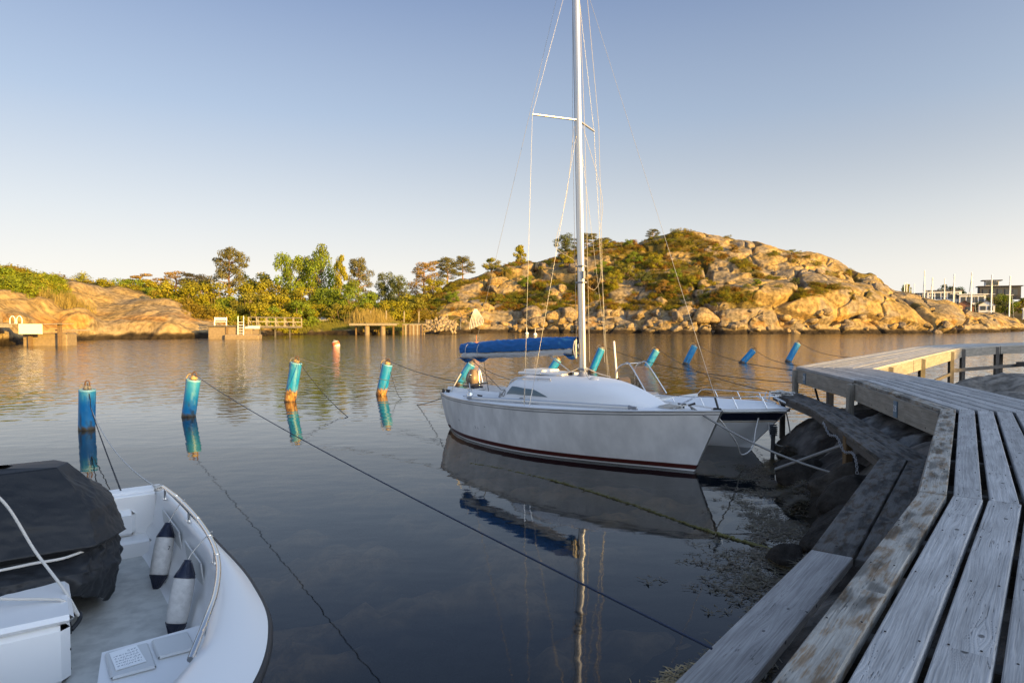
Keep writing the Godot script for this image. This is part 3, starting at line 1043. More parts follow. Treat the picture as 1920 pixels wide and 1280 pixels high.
func make_jetty() -> void:
	var left := EDGE
	var right := offset_line(EDGE, 1.27)
	var j := thing("jetty", "long grey plank jetty bending away over the dark rocks", "jetty")
	var count := 8
	for s in left.size() - 1:
		var near := s < 2
		var gap := [0.027, 0.030, 0.022, 0.022, 0.016, 0.016, 0.014, 0.014][s] as float
		for k in count:
			var l0 := p3(left[s], DECK_Y)
			var r0 := p3(right[s], DECK_Y)
			var l1 := p3(left[s + 1], DECK_Y)
			var r1 := p3(right[s + 1], DECK_Y)
			var w0 := l0.distance_to(r0)
			var w1 := l1.distance_to(r1)
			var f0 := float(k) / count
			var f1 := float(k + 1) / count
			var g0 := gap * rng.randf_range(0.75, 1.25) * 0.5 * (w0 / 1.27)
			var g1 := gap * rng.randf_range(0.75, 1.25) * 0.5 * (w1 / 1.27)
			var along := (l1 - l0).normalized() * (0.004 if near else 0.002)
			var a := l0.lerp(r0, f0 + g0 / w0) + along
			var b := l0.lerp(r0, f1 - g0 / w0) + along
			var d := l1.lerp(r1, f1 - g1 / w1) - along
			var e := l1.lerp(r1, f0 + g1 / w1) - along
			var up := Vector3.UP * rng.randf_range(-0.003, 0.003)
			var bl := Builder.new()
			bl.board(a + up, b + up, d + up, e + up, 0.042, 0.005, Vector2(rng.randf(), rng.randf()))
			var m: Material = M.deck_old if k == 0 and s < 3 else M.deck[rng.randi() % 5] if s < 4 else M.deck_pale[rng.randi() % 3]
			piece("plank", bl, m, j)
	# screw heads, two at every joist
	var screws := Builder.new()
	screws.col = Color(0.035, 0.03, 0.028)
	for s in 3:
		for k in count:
			var n := int(p3(left[s], 0).distance_to(p3(left[s + 1], 0)) / 0.62)
			for i in n + 1:
				var t := 0.012 + 0.976 * i / float(n)
				var l := p3(left[s], 0).lerp(p3(left[s + 1], 0), t)
				var r := p3(right[s], 0).lerp(p3(right[s + 1], 0), t)
				for o in [0.24, 0.76]:
					var p := l.lerp(r, (k + o + rng.randf_range(-0.06, 0.06)) / count) + Vector3(0, DECK_Y + 0.0035, 0) + (p3(left[s + 1], 0) - p3(left[s], 0)).normalized() * rng.randf_range(-0.02, 0.02)
					screws.ball(p, Vector3(0.0042, 0.002, 0.0042), 3, 7)
	var sc := piece("screw_heads", screws, mat(Color.WHITE, 0.5, 0.4), j)
	sc.set_meta("kind", "stuff")
	# side boards and cross joists
	for side in 2:
		var line: Array = offset_line(EDGE, 0.018 if side == 0 else 1.252)
		for s in line.size() - 1:
			var y := DECK_Y - 0.045 - 0.13
			var a := p3(line[s], y)
			var b := p3(line[s + 1], y)
			var d := (b - a).normalized() * 0.03
			piece("side_board", beam(a + d, b - d, 0.26 if s > 1 else 0.22, 0.045), M.fascia, j)
	for s in left.size() - 1:
		var n := int(p3(left[s], 0).distance_to(p3(left[s + 1], 0)) / 1.24) + 1
		for i in n:
			var t := (i + 0.3) / n
			var l := p3(left[s], DECK_Y - 0.135).lerp(p3(left[s + 1], DECK_Y - 0.135), t)
			var r := p3(right[s], DECK_Y - 0.135).lerp(p3(right[s + 1], DECK_Y - 0.135), t)
			piece("joist", beam(l.lerp(r, 0.05), l.lerp(r, 0.95), 0.17, 0.06), M.timber, j)
	# the lower step along the mooring side
	var step := [[-1.35, -0.05], [0.58, -2.48], [1.77, -3.99], [3.6, -6.63], [4.52, -10.28], [4.78, -12.55]]
	var inner := offset_line(step, 0.225)
	var inner_b := offset_line(step, 0.238)
	var outer := offset_line(step, 0.46)
	for s in step.size() - 1:
		var fresh := s < 2
		if s == 0:
			continue
		var bl := Builder.new()
		var start: Array = [-3.57, 2.78] if s == 1 else step[s]
		var istart: Array = [start[0] + 0.177, start[1] + 0.14] if s == 1 else inner[s]
		bl.board(p3(start, STEP_Y), p3(istart, STEP_Y), p3(inner[s + 1], STEP_Y), p3(step[s + 1], STEP_Y), 0.045, 0.005, Vector2(rng.randf(), 0.3))
		var o := piece("step_board", bl, M.board_new if fresh else M.board_dark, j)
		o.set_meta("label", "pale new step board" if fresh else "dark worn step board")
		if not fresh:
			var b2 := Builder.new()
			b2.board(p3(inner_b[s], STEP_Y - 0.006), p3(outer[s], STEP_Y - 0.006), p3(outer[s + 1], STEP_Y - 0.006), p3(inner_b[s + 1], STEP_Y - 0.006), 0.045, 0.005, Vector2(rng.randf(), rng.randf()))
			piece("step_board", b2, M.board_dark, j)
	for s in range(1, step.size() - 1):
		var e := offset_line(step, 0.06)
		piece("step_beam", beam(p3(e[s], STEP_Y - 0.10), p3(e[s + 1], STEP_Y - 0.10), 0.10, 0.05), M.brown_timber if s == 1 else M.timber, j)
	# uprights between step and deck
	for q in [[5.5, -13.12], [5.16, -10.3], [5.3, -11.9]]:
		var p := Vector3(q[0] - 0.035, STEP_Y - 0.12, q[1])
		if q[1] == -11.9:
			continue
		piece("post", upright(p, Vector3(p.x, DECK_Y - 0.06, p.z), 0.09), M.fascia, j)
	piece("post", upright(Vector3(4.06, 0.35, -8.2), Vector3(4.06, STEP_Y - 0.05, -8.2), 0.085), M.brown_timber, j)
	piece("post", upright(Vector3(4.9, 0.1, -12.3), Vector3(4.9, STEP_Y - 0.05, -12.3), 0.08), M.timber, j)
	# piles under the far stretch
	var piles := []
	for q in [[left, 4, 0.55], [left, 5, 0.1], [left, 5, 0.6], [left, 6, 0.1], [left, 7, 0.2], [right, 4, 0.35], [right, 5, 0.13], [right, 5, 0.72], [right, 6, 0.02], [right, 6, 0.9], [right, 7, 0.35], [right, 7, 0.7], [left, 7, 0.6]]:
		var line: Array = q[0]
		var p := p3(line[q[1]], 0).lerp(p3(line[q[1] + 1], 0), q[2])
		piles.append(p)
		piece("pile", upright(Vector3(p.x, -0.6, p.z), Vector3(p.x, DECK_Y - 0.05, p.z), 0.12), M.timber, j)
	piece("brace", beam(piles[5] + Vector3.UP * 0.62, piles[7] + Vector3.UP * 0.66, 0.08, 0.05), M.timber, j)
	piece("brace", beam(piles[7] + Vector3.UP * 0.75, piles[10] + Vector3(0, 0.72, 0), 0.10, 0.06), M.timber, j)
	# a low float board beside the far stretch
	piece("float_board", beam(p3(right[6], 0.8).lerp(p3(right[7], 0.8), 0.5) + Vector3(0.9, 0, 0.7), p3(right[7], 0.8) + Vector3(2.0, 0, 0.4), 0.14, 0.5), M.timber, j)
	# berth numbers
	for q in [["28", 2, 0.40, 0.20], ["29", 3, 0.80, 0.20]]:
		var a := p3(EDGE[q[1]], DECK_Y - 0.175)
		var b := p3(EDGE[q[1] + 1], DECK_Y - 0.175)
		var x := (b - a).normalized()
		var out := Vector3(x.z, 0, -x.x)
		var text_x := -x
		if out.cross(text_x).y > 0.0:
			pass
		var basis := Basis(Vector3.UP.cross(out).normalized(), Vector3.UP, out)
		var at := Transform3D(basis, a.lerp(b, q[2]) + out * 0.012 - Vector3.UP * 0.01)
		var pb := Builder.new()
		pb.box(Vector3(0.13, q[3], 0.012), at, 0.003)
		var plate := piece("number_plate", pb, M.plate, j)
		var tm := TextMesh.new()
		tm.text = q[0]
		var font := SystemFont.new()
		font.font_names = PackedStringArray(["Droid Sans"])
		tm.font = font
		tm.font_size = 32
		tm.pixel_size = 0.0032
		tm.depth = 0.003
		var t := piece("digits", tm, M.digits, plate)
		t.transform = at * Transform3D(Basis.IDENTITY, Vector3(0, 0.01, 0.0085))
	# rope left in a heap on the end of the step
	var heap := []
	for k in 90:
		var w := k * 0.55
		heap.append(Vector3(4.85 + 0.17 * cos(w) * (0.6 + 0.4 * sin(k * 0.21)) + 0.12 * sin(k * 0.07), STEP_Y + 0.012 + 0.0005 * k, -12.15 + 0.30 * sin(w * 0.93) * (0.5 + 0.5 * cos(k * 0.13))))
	tag(piece("rope_heap", rope(heap, 0.011), M.rope_white), "pale mooring rope left in a heap on the far end of the lower step", "rope")
	# hanging chain under the step's edge
	var links := Builder.new()
	var path := []
	for q in [[4.20, 0.90, -9.1], [4.10, 0.80, -8.7], [3.98, 0.85, -8.25], [3.90, 0.74, -7.9], [3.80, 0.80, -7.5], [3.72, 0.72, -7.25], [3.70, 0.48, -7.2]]:
		path.append(Vector3(q[0] - 0.03, q[1], q[2]))
	path = curve(path, 8)
	for k in path.size() - 1:
		var a: Vector3 = path[k]
		var b: Vector3 = path[k + 1]
		var f := aim(a, b)
		var side := f.basis.x if k % 2 == 0 else f.basis.z
		var ring := []
		for i in 9:
			var w := TAU * i / 8.0
			ring.append((a + b) / 2.0 + (b - a).normalized() * cos(w) * a.distance_to(b) * 0.62 + side * sin(w) * 0.015)
		links.tube(ring, 0.0042, 5, false)
	tag(piece("chain", links, M.galv), "galvanised chain hanging along the edge of the dark lower step", "chain")

# ---------------------------------------------------------------- sailing boat
const SB_T := [0.0, 0.08, 0.2, 0.36, 0.53, 0.69, 0.82, 0.92, 0.97, 1.0]
const SB_B := [0.62, 0.82, 1.02, 1.13, 1.12, 0.93, 0.65, 0.33, 0.15, 0.03]
const SB_W := [0.36, 0.60, 0.86, 0.99, 0.94, 0.70, 0.42, 0.18, 0.075, 0.01]
const SB_H := [0.76, 0.755, 0.76, 0.78, 0.81, 0.85, 0.89, 0.925, 0.94, 0.95]

func along(t: float, ts: Array, vs: Array) -> float:
	var k := 0
	while k < ts.size() - 2 and t > ts[k + 1]:
		k += 1
	var a: float = vs[maxi(k - 1, 0)]
	var b: float = vs[k]
	var d: float = vs[k + 1]
	var e: float = vs[mini(k + 2, vs.size() - 1)]
	var ta: float = ts[maxi(k - 1, 0)]
	var tb: float = ts[k]
	var td: float = ts[k + 1]
	var te: float = ts[mini(k + 2, ts.size() - 1)]
	return cubic_interpolate_in_time(b, d, a, e, clampf((t - tb) / (td - tb), 0, 1), td - tb, minf(ta - tb, -0.0001), maxf(te - tb, td - tb + 0.0001))

func sb_x(t: float, y: float) -> float:
	return t * (5.6 + 0.45 * maxf(y, -0.1) / along(t, SB_T, SB_H))

func sb_side(t: float, y: float) -> Vector3:
	var h := along(t, SB_T, SB_H)
	var b := along(t, SB_T, SB_B)
	var w := along(t, SB_T, SB_W)
	var z := w + (b - w) * pow(clampf(y / h, 0, 1), 0.62)
	if y < 0.0:
		z = w * sqrt(maxf(0.0, 1.0 - pow(y / -0.4, 2.0)))
	return Vector3(sb_x(t, y), y, maxf(z, 0.004))

func sb_band(y0: float, y1: float, rel: bool, steps: int, out := 0.0) -> Builder:
	var b := Builder.new()
	for side in [1.0, -1.0]:
		var rows := []
		for i in 49:
			var t := i / 48.0
			var h := along(t, SB_T, SB_H)
			var r := PackedVector3Array()
			for k in steps + 1:
				var y := lerpf(y0, h if rel else y1, k / float(steps))
				var p := sb_side(t, y)
				r.append(Vector3(p.x, p.y, (p.z + out) * side))
			rows.append(r)
		b.grid(rows, false, 0.02, 0.02, [], Vector3(0, 0, side))
	# transom
	var a := PackedVector3Array()
	var c := PackedVector3Array()
	for k in steps + 1:
		var y := lerpf(y0, along(0.0, SB_T, SB_H) if rel else y1, k / float(steps))
		var p := sb_side(0.0, y)
		a.append(Vector3(-out, y, p.z + out)); c.append(Vector3(-out, y, -p.z - out))
	b.grid([a, c], false, 1, 1, [], Vector3.LEFT)
	return b

func cabin_point(x: float, s: float) -> Vector3:
	# s from -1 (port side deck) over the roof to 1
	var half := along(x, [1.7, 2.1, 3.3, 4.2, 4.8, 5.15], [0.60, 0.64, 0.64, 0.50, 0.30, 0.14])
	var roof := along(x, [1.7, 2.05, 2.6, 3.35, 4.05, 4.6, 4.95, 5.15], [0.84, 1.19, 1.265, 1.285, 1.235, 1.09, 0.97, 0.92])
	var deck := 0.80 + 0.02 * (x - 1.7)
	var w := s * PI / 2.0
	var sx := signf(sin(w)) * pow(absf(sin(w)), 0.62)
	var cy := pow(maxf(cos(w), 0.0), 0.72)
	return Vector3(x, deck + (roof - deck) * cy, half * sx)

func make_sailboat() -> void:
	var boat := thing("sailing_boat", "white sailing boat with blue sail cover moored bow to the jetty", "sailing boat", frame(Vector3(-1.0, 0, -14.3), Vector3(0.666, 0, 0.746)))
	var hull := piece("hull", sb_band(0.105, 0.0, true, 14), M.hull, boat)
	piece("boot_stripe", sb_band(0.034, 0.105, false, 2, 0.001), M.red, hull)
	piece("waterline_stripe", sb_band(0.004, 0.034, false, 1, 0.0015), M.gel, hull)
	piece("bottom", sb_band(-0.38, 0.004, false, 8, 0.0), M.black, hull)
	# scuffs on the topside
	for q in [[0.285, 0.33, 0.05], [0.30, 0.31, 0.03], [0.175, 0.37, 0.03], [0.335, 0.36, 0.02]]:
		var scuff := Builder.new()
		scuff.tube([sb_side(q[0], q[1]), sb_side(q[0] + 0.004, q[1] - q[2])], 0.004, 5)
		piece("scuff_mark", scuff, M.rubber, hull)
	var line := Builder.new()
	for side in [1.0, -1.0]:
		var lr := []
		for i in 49:
			var t := i / 48.0
			var h := along(t, SB_T, SB_H)
			var r := PackedVector3Array()
			for y in [h - 0.055, h - 0.040]:
				var p := sb_side(t, y)
				r.append(Vector3(p.x, p.y, (p.z + 0.003) * side))
			lr.append(r)
		line.grid(lr, false, 1, 1, [], Vector3(0, 0, side))
	piece("deck_line", line, M.galv, hull)
	# toe rail
	var rail := []
	for i in 60:
		var t := i / 59.0
		rail.append(sb_side(t, along(t, SB_T, SB_H)) + Vector3(0, 0.008, 0.004))
	var rb := Builder.new()
	rb.tube(rail, 0.014, 6)
	var mirror := []
	for p in rail:
		mirror.append(Vector3(p.x, p.y, -p.z))
	rb.tube(mirror, 0.014, 6)
	piece("toe_rail", rb, M.alu, boat)
	# deck: side decks round the cockpit, then the fore deck
	var db := Builder.new()
	var rows := []
	for i in 49:
		var t := 0.27 + 0.73 * i / 48.0
		var h := along(t, SB_T, SB_H)
		var e := sb_side(t, h)
		var r := PackedVector3Array()
		for k in 9:
			var s := -1.0 + k / 4.0
			r.append(Vector3(e.x, h + 0.045 * (1.0 - s * s) * minf(1.0, e.z), e.z * s))
		rows.append(r)
	db.grid(rows, false, 1, 1, [], Vector3.UP)
	for side in [1.0, -1.0]:
		rows = []
		for i in 20:
			var t := 0.27 * i / 19.0
			var h := along(t, SB_T, SB_H)
			var e := sb_side(t, h)
			var inw := 0.40
			rows.append(PackedVector3Array([Vector3(e.x, h, e.z * side), Vector3(e.x, h + 0.03, lerpf(e.z, inw, 0.5) * side), Vector3(e.x, h + 0.035, (inw + 0.05) * side), Vector3(e.x, h + 0.12, (inw + 0.03) * side), Vector3(e.x, h + 0.125, inw * side), Vector3(e.x, 0.35, (inw - 0.03) * side)]))
		db.grid(rows, false, 1, 1, [], Vector3.UP)
	piece("deck", db, M.deck_white, boat)
	var cw := Builder.new()
	cw.box(Vector3(1.5, 0.02, 0.74), Transform3D(Basis.IDENTITY, Vector3(0.86, 0.35, 0)))
	cw.box(Vector3(0.22, 0.03, 0.78), Transform3D(Basis.IDENTITY, Vector3(0.11, 0.79, 0)), 0.008)
	cw.box(Vector3(0.02, 0.45, 0.78), Transform3D(Basis.IDENTITY, Vector3(1.62, 0.58, 0)))
	piece("cockpit", cw, M.gel_worn, boat)
	# cabin
	var cb := Builder.new()
	rows = []
	for i in 45:
		var x := 1.7 + 3.45 * i / 44.0
		var r := PackedVector3Array()
		for k in 33:
			r.append(cabin_point(x, -1.0 + k / 16.0))
		rows.append(r)
	cb.grid(rows, false, 1, 1, [], Vector3.UP)
	var endr := PackedVector3Array()
	var endm := PackedVector3Array()
	for k in 33:
		var p := cabin_point(1.7, -1.0 + k / 16.0)
		endr.append(p); endm.append(Vector3(1.7, 0.78, p.z))
	cb.grid([endr, endm], false, 1, 1, [], Vector3.LEFT)
	var cabin := piece("cabin", cb, M.deck_white, boat)
	for side in [1.0, -1.0]:
		var win := Builder.new()
		var wr := []
		for i in 13:
			var f := i / 12.0
			var r := PackedVector3Array()
			for k in 4:
				var g := k / 3.0
				var x := lerpf(2.06 + 0.12 * g, 3.14 - 0.36 * g, f)
				var s := lerpf(0.90, 0.70 + 0.05 * f, g)
				var p := cabin_point(x, s)
				r.append(Vector3(p.x, p.y + 0.002, (p.z + 0.006) * side))
			wr.append(r)
		win.grid(wr, false, 1, 1, [], Vector3(0, 0, side))
		piece("window", win, M.window, cabin)
	# sliding hatch, lids and its runners
	var hb := Builder.new()
	hb.box(Vector3(0.62, 0.045, 0.56), Transform3D(Basis(Vector3.BACK, 0.03), Vector3(2.28, 1.285, 0)), 0.015)
	hb.box(Vector3(0.50, 0.05, 0.46), Transform3D(Basis(Vector3.BACK, 0.02), Vector3(2.30, 1.325, -0.02)), 0.018)
	piece("sliding_hatch", hb, M.gel, boat)
	var h2 := Builder.new()
	h2.box(Vector3(0.58, 0.05, 0.50), Transform3D(Basis(Vector3.BACK, 0.0), Vector3(2.80, 1.30, 0.02)), 0.016)
	piece("hatch_garage", h2, M.gel, boat)
	for side in [1.0, -1.0]:
		var g := Builder.new()
		var gp := []
		for i in 12:
			var x := 1.95 + 1.1 * i / 11.0
			gp.append(cabin_point(x, 0.44 * side) + Vector3(0, 0.035, 0))
		g.tube(gp, 0.013, 6)
		for i in [0, 4, 8, 11]:
			g.tube([gp[i], gp[i] - Vector3(0, 0.04, 0)], 0.011, 5)
		piece("grab_rail", g, M.alu, boat)
	for q in [[3.75, 0.16, 0.085, 0.05], [5.25, 0.02, 0.11, 0.05]]:
		var vb := Builder.new()
		vb.lathe([Vector2(q[2] * 1.1, 0), Vector2(q[2], q[3] * 0.5), Vector2(q[2] * 0.7, q[3]), Vector2(0.001, q[3] * 1.15)], Transform3D(Basis.IDENTITY, Vector3(q[0], 1.25 if q[0] < 4.0 else 0.945, q[1])), 16)
		piece("vent", vb, M.gel_worn, boat)
	# mast, spreaders, rigging
	var foot := Vector3(3.35, 1.28, 0)
	var top := Vector3(3.12, 9.1, 0)
	var mb := Builder.new()
	var prof := []
	for s in 17:
		var w := TAU * s / 16.0
		prof.append(Vector3(0.066 * cos(w), 0, 0.047 * sin(w)))
	var mr := []
	for p in [foot, foot.lerp(top, 0.5), top]:
		var r := PackedVector3Array()
		for q in prof:
			r.append(p + q)
		mr.append(r)
	mb.grid(mr, true)
	var mast := piece("mast", mb, M.alu, boat)
	var track := Builder.new()
	track.box(Vector3(0.014, 7.6, 0.022), Transform3D(Basis(Vector3.BACK, 0.0294), foot.lerp(top, 0.5) + Vector3(-0.073, 0, 0)))
	piece("sail_track", track, M.galv, mast)
	var step := Builder.new()
	step.lathe([Vector2(0.12, 0), Vector2(0.11, 0.03), Vector2(0.085, 0.05), Vector2(0.07, 0.10)], Transform3D(Basis.IDENTITY, foot - Vector3(0, 0.02, 0)), 14)
	piece("mast_step", step, M.galv, mast)
	var fit := Builder.new()
	for y in [0.12, 0.13, 1.62, 1.9]:
		fit.box(Vector3(0.17, 0.03, 0.12), Transform3D(Basis.IDENTITY, foot.lerp(top, y / 7.8)), 0.01)
	fit.box(Vector3(0.05, 0.14, 0.05), Transform3D(Basis.IDENTITY, foot + Vector3(0.05, 1.75, 0.05)), 0.008)
	piece("mast_fittings", fit, M.galv, mast)
	var sy := foot.lerp(top, 4.42 / 7.82)
	for side in [1.0, -1.0]:
		var sp := Builder.new()
		sp.tube([sy, sy + Vector3(-0.33, 0.02, 0.78 * side)], 0.02, 8)
		piece("spreader", sp, M.alu, mast)
	var stay := func(called: String, pts: Array, r: float, m: Material) -> void:
		var b := Builder.new()
		b.tube(pts, r, 5)
		piece(called, b, m, boat)
	stay.call("forestay", [Vector3(6.0, 0.97, 0), top - Vector3(0, 0.5, 0)], 0.003, M.wire)
	var chain := Vector3(3.02, 0.83, 1.08)
	for side in [1.0, -1.0]:
		var tip := sy + Vector3(-0.33, 0.02, 0.78 * side)
		var c := Vector3(chain.x, chain.y, chain.z * side)
		stay.call("shroud", [c, tip, top - Vector3(0, 0.6, 0)], 0.003, M.wire)
		stay.call("shroud", [c + Vector3(0.10, 0, -0.03 * side), sy - Vector3(0, 0.06, 0)], 0.003, M.wire)
		stay.call("turnbuckle", [c + Vector3(0, 0.02, 0), c.lerp(tip, 0.06)], 0.011, M.steel)
		stay.call("turnbuckle", [c + Vector3(0.10, 0.02, -0.03 * side), (c + Vector3(0.10, 0, -0.03 * side)).lerp(sy, 0.06)], 0.011, M.steel)
	stay.call("backstay", [Vector3(0.03, 0.80, 0.0), top], 0.003, M.wire)
	# halyards beside the mast
	for q in [[-0.10, 0.05, 0.0], [-0.13, -0.06, 0.02], [0.10, -0.06, 0.02], [0.30, -0.22, 0.05]]:
		stay.call("halyard", [foot + Vector3(q[0], 0.25, q[1]), foot.lerp(top, 0.55) + Vector3(q[0] * 0.9, 0, q[1]), top + Vector3(q[0] * 0.5, -0.2, 0)], 0.0032, M.halyard)
	var loop := curve([sy + Vector3(-0.05, -0.1, 0.05), foot.lerp(top, 0.40) + Vector3(-0.16, 0, 0.16), foot.lerp(top, 0.30) + Vector3(-0.3, 0, 0.3), foot.lerp(top, 0.29) + Vector3(-0.26, -0.1, 0.25), foot + Vector3(-0.14, 2.0, 0.08), foot + Vector3(0, 1.75, 0.06)], 8)
	stay.call("halyard", loop, 0.0032, M.halyard)
	loop = curve([foot + Vector3(0.08, 1.55, -0.04), foot + Vector3(0.16, 1.50, -0.12), foot + Vector3(0.24, 1.75, -0.18), foot + Vector3(0.20, 2.4, -0.18), foot + Vector3(0.24, 3.1, -0.2), sy + Vector3(0.05, -0.1, -0.05)], 8)
	stay.call("halyard", loop, 0.0032, M.halyard)
	# loops at the mast foot
	for q in [[0.4, 0.3], [-0.35, 0.3], [0.45, -0.2], [-0.3, -0.3]]:
		stay.call("halyard_tail", curve([foot + Vector3(0, 0.18, 0), foot + Vector3(q[0] * 0.5, 0.07, q[1] * 0.5), foot + Vector3(q[0], 0.01, q[1])], 5), 0.007, M.rope_white)
	# boom with the stowed sail under its cover
	var ba := Vector3(3.24, 1.80, 0)
	var be := Vector3(-0.12, 1.58, 0)
	var bb := Builder.new()
	bb.tube([ba, be], 0.04, 10)
	piece("boom", bb, M.alu, boat)
	var wr := noise(FastNoiseLite.TYPE_SIMPLEX_SMOOTH, 2.6, 3, 51)
	var cover := Builder.new()
	rows = []
	for i in 61:
		var f := i / 60.0
		var c := ba.lerp(be, 0.01 + f * 0.97)
		var r := PackedVector3Array()
		for k in 25:
			var w := deg_to_rad(-24.0) + deg_to_rad(228.0) * k / 24.0
			var open := smoothstep(0.02, 0.10, f) * (1.0 - smoothstep(0.9, 0.99, f))
			var rr := 0.102 + 0.022 * sin(f * 3.0) + 0.026 * wr.get_noise_3d(f * 6.0, w * 0.8, 0) + 0.03 * maxf(0.0, sin(w)) - 0.02 * smoothstep(0.8, 0.86, f) * (1.0 - smoothstep(0.86, 0.9, f))
			var hang := 1.0
			if k < 5 or k > 19:
				hang = 1.0 + 0.14 * wr.get_noise_3d(f * 9.0, 5.0, signf(k - 10.0) * 8.0)
			r.append(c + Vector3(0, sin(w) * rr * 1.12 * hang + 0.02, cos(w) * rr * lerpf(0.85, 1.0, open)))
		rows.append(r)
	cover.grid(rows, false, 1, 1, [], Vector3.UP)
	piece("sail_cover", cover, M.sail_blue, boat)
	var sail := Builder.new()
	rows = []
	for i in 61:
		var f := i / 60.0
		var c := ba.lerp(be, 0.02 + f * 0.93) + Vector3(0, -0.085, 0)
		var r := PackedVector3Array()
		for k in 17:
			var w := TAU * k / 16.0
			var rr := 0.082 + 0.022 * wr.get_noise_3d(f * 11.0, cos(w) * 1.5, sin(w) * 1.5 + 40.0) + 0.018 * smoothstep(0.75, 0.95, f)
			r.append(c + Vector3(0, sin(w) * rr * 0.85, cos(w) * rr * 1.18))
		rows.append(r)
	sail.grid(rows, true)
	piece("furled_sail", sail, M.sail_white, boat)
	for q in [[0.79, 0.11], [0.93, 0.10], [0.04, 0.09]]:
		var c := ba.lerp(be, q[0]) + Vector3(0, -0.135, 0.02)
		var fb := Builder.new()
		var fr := []
		for i in 9:
			var r := PackedVector3Array()
			for k in 9:
				var x := (i - 4) / 4.0
				var z := (k - 4) / 4.0
				r.append(c + Vector3(x * q[1] * 1.5, -0.10 * (1.0 - x * x) * (1.0 - z * z * 0.6) + 0.015 * wr.get_noise_2d(x * 3.0 + q[0] * 50.0, z * 3.0), z * 0.09))
			fr.append(r)
		fb.grid(fr)
		piece("cover_flap", fb, M.sail_blue, boat)
	for f in [0.785, 0.90]:
		var c := ba.lerp(be, f)
		var ring := []
		for k in 17:
			var w := TAU * k / 16.0
			ring.append(c + Vector3(0, sin(w) * 0.158 + 0.01, cos(w) * 0.148))
		stay.call("cover_tie", ring, 0.006, M.rope_white)
	stay.call("rope_bundle", curve([ba + Vector3(0.0, 0.12, 0.06), ba + Vector3(0.02, -0.02, 0.09), ba + Vector3(0.01, -0.2, 0.07), ba + Vector3(-0.02, -0.05, 0.10), ba + Vector3(-0.01, 0.1, 0.08)], 6), 0.016, M.rope_white)
	stay.call("mainsheet", [be + Vector3(0.75, -0.1, 0), Vector3(0.95, 0.42, 0.05)], 0.007, M.rope_dark)
	stay.call("mainsheet", [be + Vector3(0.30, -0.1, 0), Vector3(0.95, 0.84, -0.2), Vector3(1.05, 0.85, -0.35)], 0.006, M.rope_dark)
	for k in 3:
		stay.call("vang", [ba + Vector3(-0.78 - 0.03 * k, -0.13, 0.03), foot + Vector3(-0.22 + 0.04 * k, 0.03, 0.04 * k)], 0.006, M.rope_white)
	var block := Builder.new()
	block.ball(ba + Vector3(-0.78, -0.13, 0.04), Vector3(0.03, 0.035, 0.02), 6, 8)
	block.ball(foot + Vector3(-0.25, 0.04, 0.06), Vector3(0.10, 0.03, 0.05), 6, 8)
	block.ball(foot + Vector3(-0.38, 0.02, -0.04), Vector3(0.06, 0.03, 0.05), 6, 8)
	piece("blocks", block, M.black, boat)
	# winch, cleats, track and sheets on the near side deck
	var wb := Builder.new()
	wb.lathe([Vector2(0.062, 0), Vector2(0.06, 0.035), Vector2(0.042, 0.05), Vector2(0.040, 0.085), Vector2(0.058, 0.105), Vector2(0.05, 0.12), Vector2(0.001, 0.122)], Transform3D(Basis.IDENTITY, Vector3(0.98, 0.79, 0.62)), 18)
	wb.tube([Vector3(0.98, 0.92, 0.62), Vector3(0.90, 1.02, 0.58)], 0.012, 6)
	piece("winch", wb, M.steel, boat)
	for q in [[1.5, 0.80, 0.80], [0.18, 0.78, 0.56], [5.45, 0.955, 0.12]]:
		var cl := Builder.new()
		cl.tube([Vector3(q[0] - 0.07, q[1] + 0.055, q[2]), Vector3(q[0] - 0.03, q[1] + 0.045, q[2]), Vector3(q[0] + 0.03, q[1] + 0.045, q[2]), Vector3(q[0] + 0.07, q[1] + 0.055, q[2])], [0.010, 0.018, 0.018, 0.010], 7)
		for s in [-0.03, 0.03]:
			cl.tube([Vector3(q[0] + s, q[1] + 0.04, q[2]), Vector3(q[0] + s, q[1] - 0.005, q[2])], 0.014, 7)
		piece("cleat", cl, M.black, boat)
	var tb := Builder.new()
	tb.box(Vector3(0.62, 0.012, 0.03), Transform3D(Basis(Vector3.UP, 0.02), Vector3(2.72, 0.855, 0.76)))
	tb.box(Vector3(0.07, 0.05, 0.05), Transform3D(Basis.IDENTITY, Vector3(2.60, 0.88, 0.76)), 0.008)
	tb.box(Vector3(0.50, 0.010, 0.025), Transform3D(Basis(Vector3.UP, -0.08), Vector3(1.3, 0.803, 0.86)))
	piece("jib_track", tb, M.galv, boat)
	for q in [1.86, 1.97]:
		var ring := []
		for k in 17:
			var w := TAU * k / 16.0
			ring.append(cabin_point(q + 0.045 * cos(w), 0.84 + 0.10 * sin(w)) + Vector3(0, 0.004, 0.010))
		stay.call("rope_coil", ring, 0.007, M.rope_grey)
	# spinnaker pole along the gunwale
	var pole := []
	for i in 8:
		var t := lerpf(0.245, 0.80, i / 7.0)
		pole.append(Vector3(sb_x(t, 0.85), along(t, SB_T, SB_H) + 0.055, lerpf(0.98, 0.60, i / 7.0) * 0.985))
	pole = [pole[0], pole[7]]
	var pb := Builder.new()
	pb.tube(pole, 0.034, 10)
	piece("spinnaker_pole", pb, M.alu, boat)
	for k in 2:
		var e: Vector3 = pole[k]
		var d: Vector3 = (pole[1] - pole[0]).normalized() * (-1.0 if k == 0 else 1.0)
		var eb := Builder.new()
		eb.tube([e, e + d * 0.05, e + d * 0.13], [0.036, 0.024, 0.018], 8)
		eb.box(Vector3(0.10, 0.02, 0.05), Transform3D(Basis.IDENTITY, e + d * 0.10 - Vector3(0, 0.02, 0)), 0.006)
		piece("pole_end", eb, M.galv, boat)
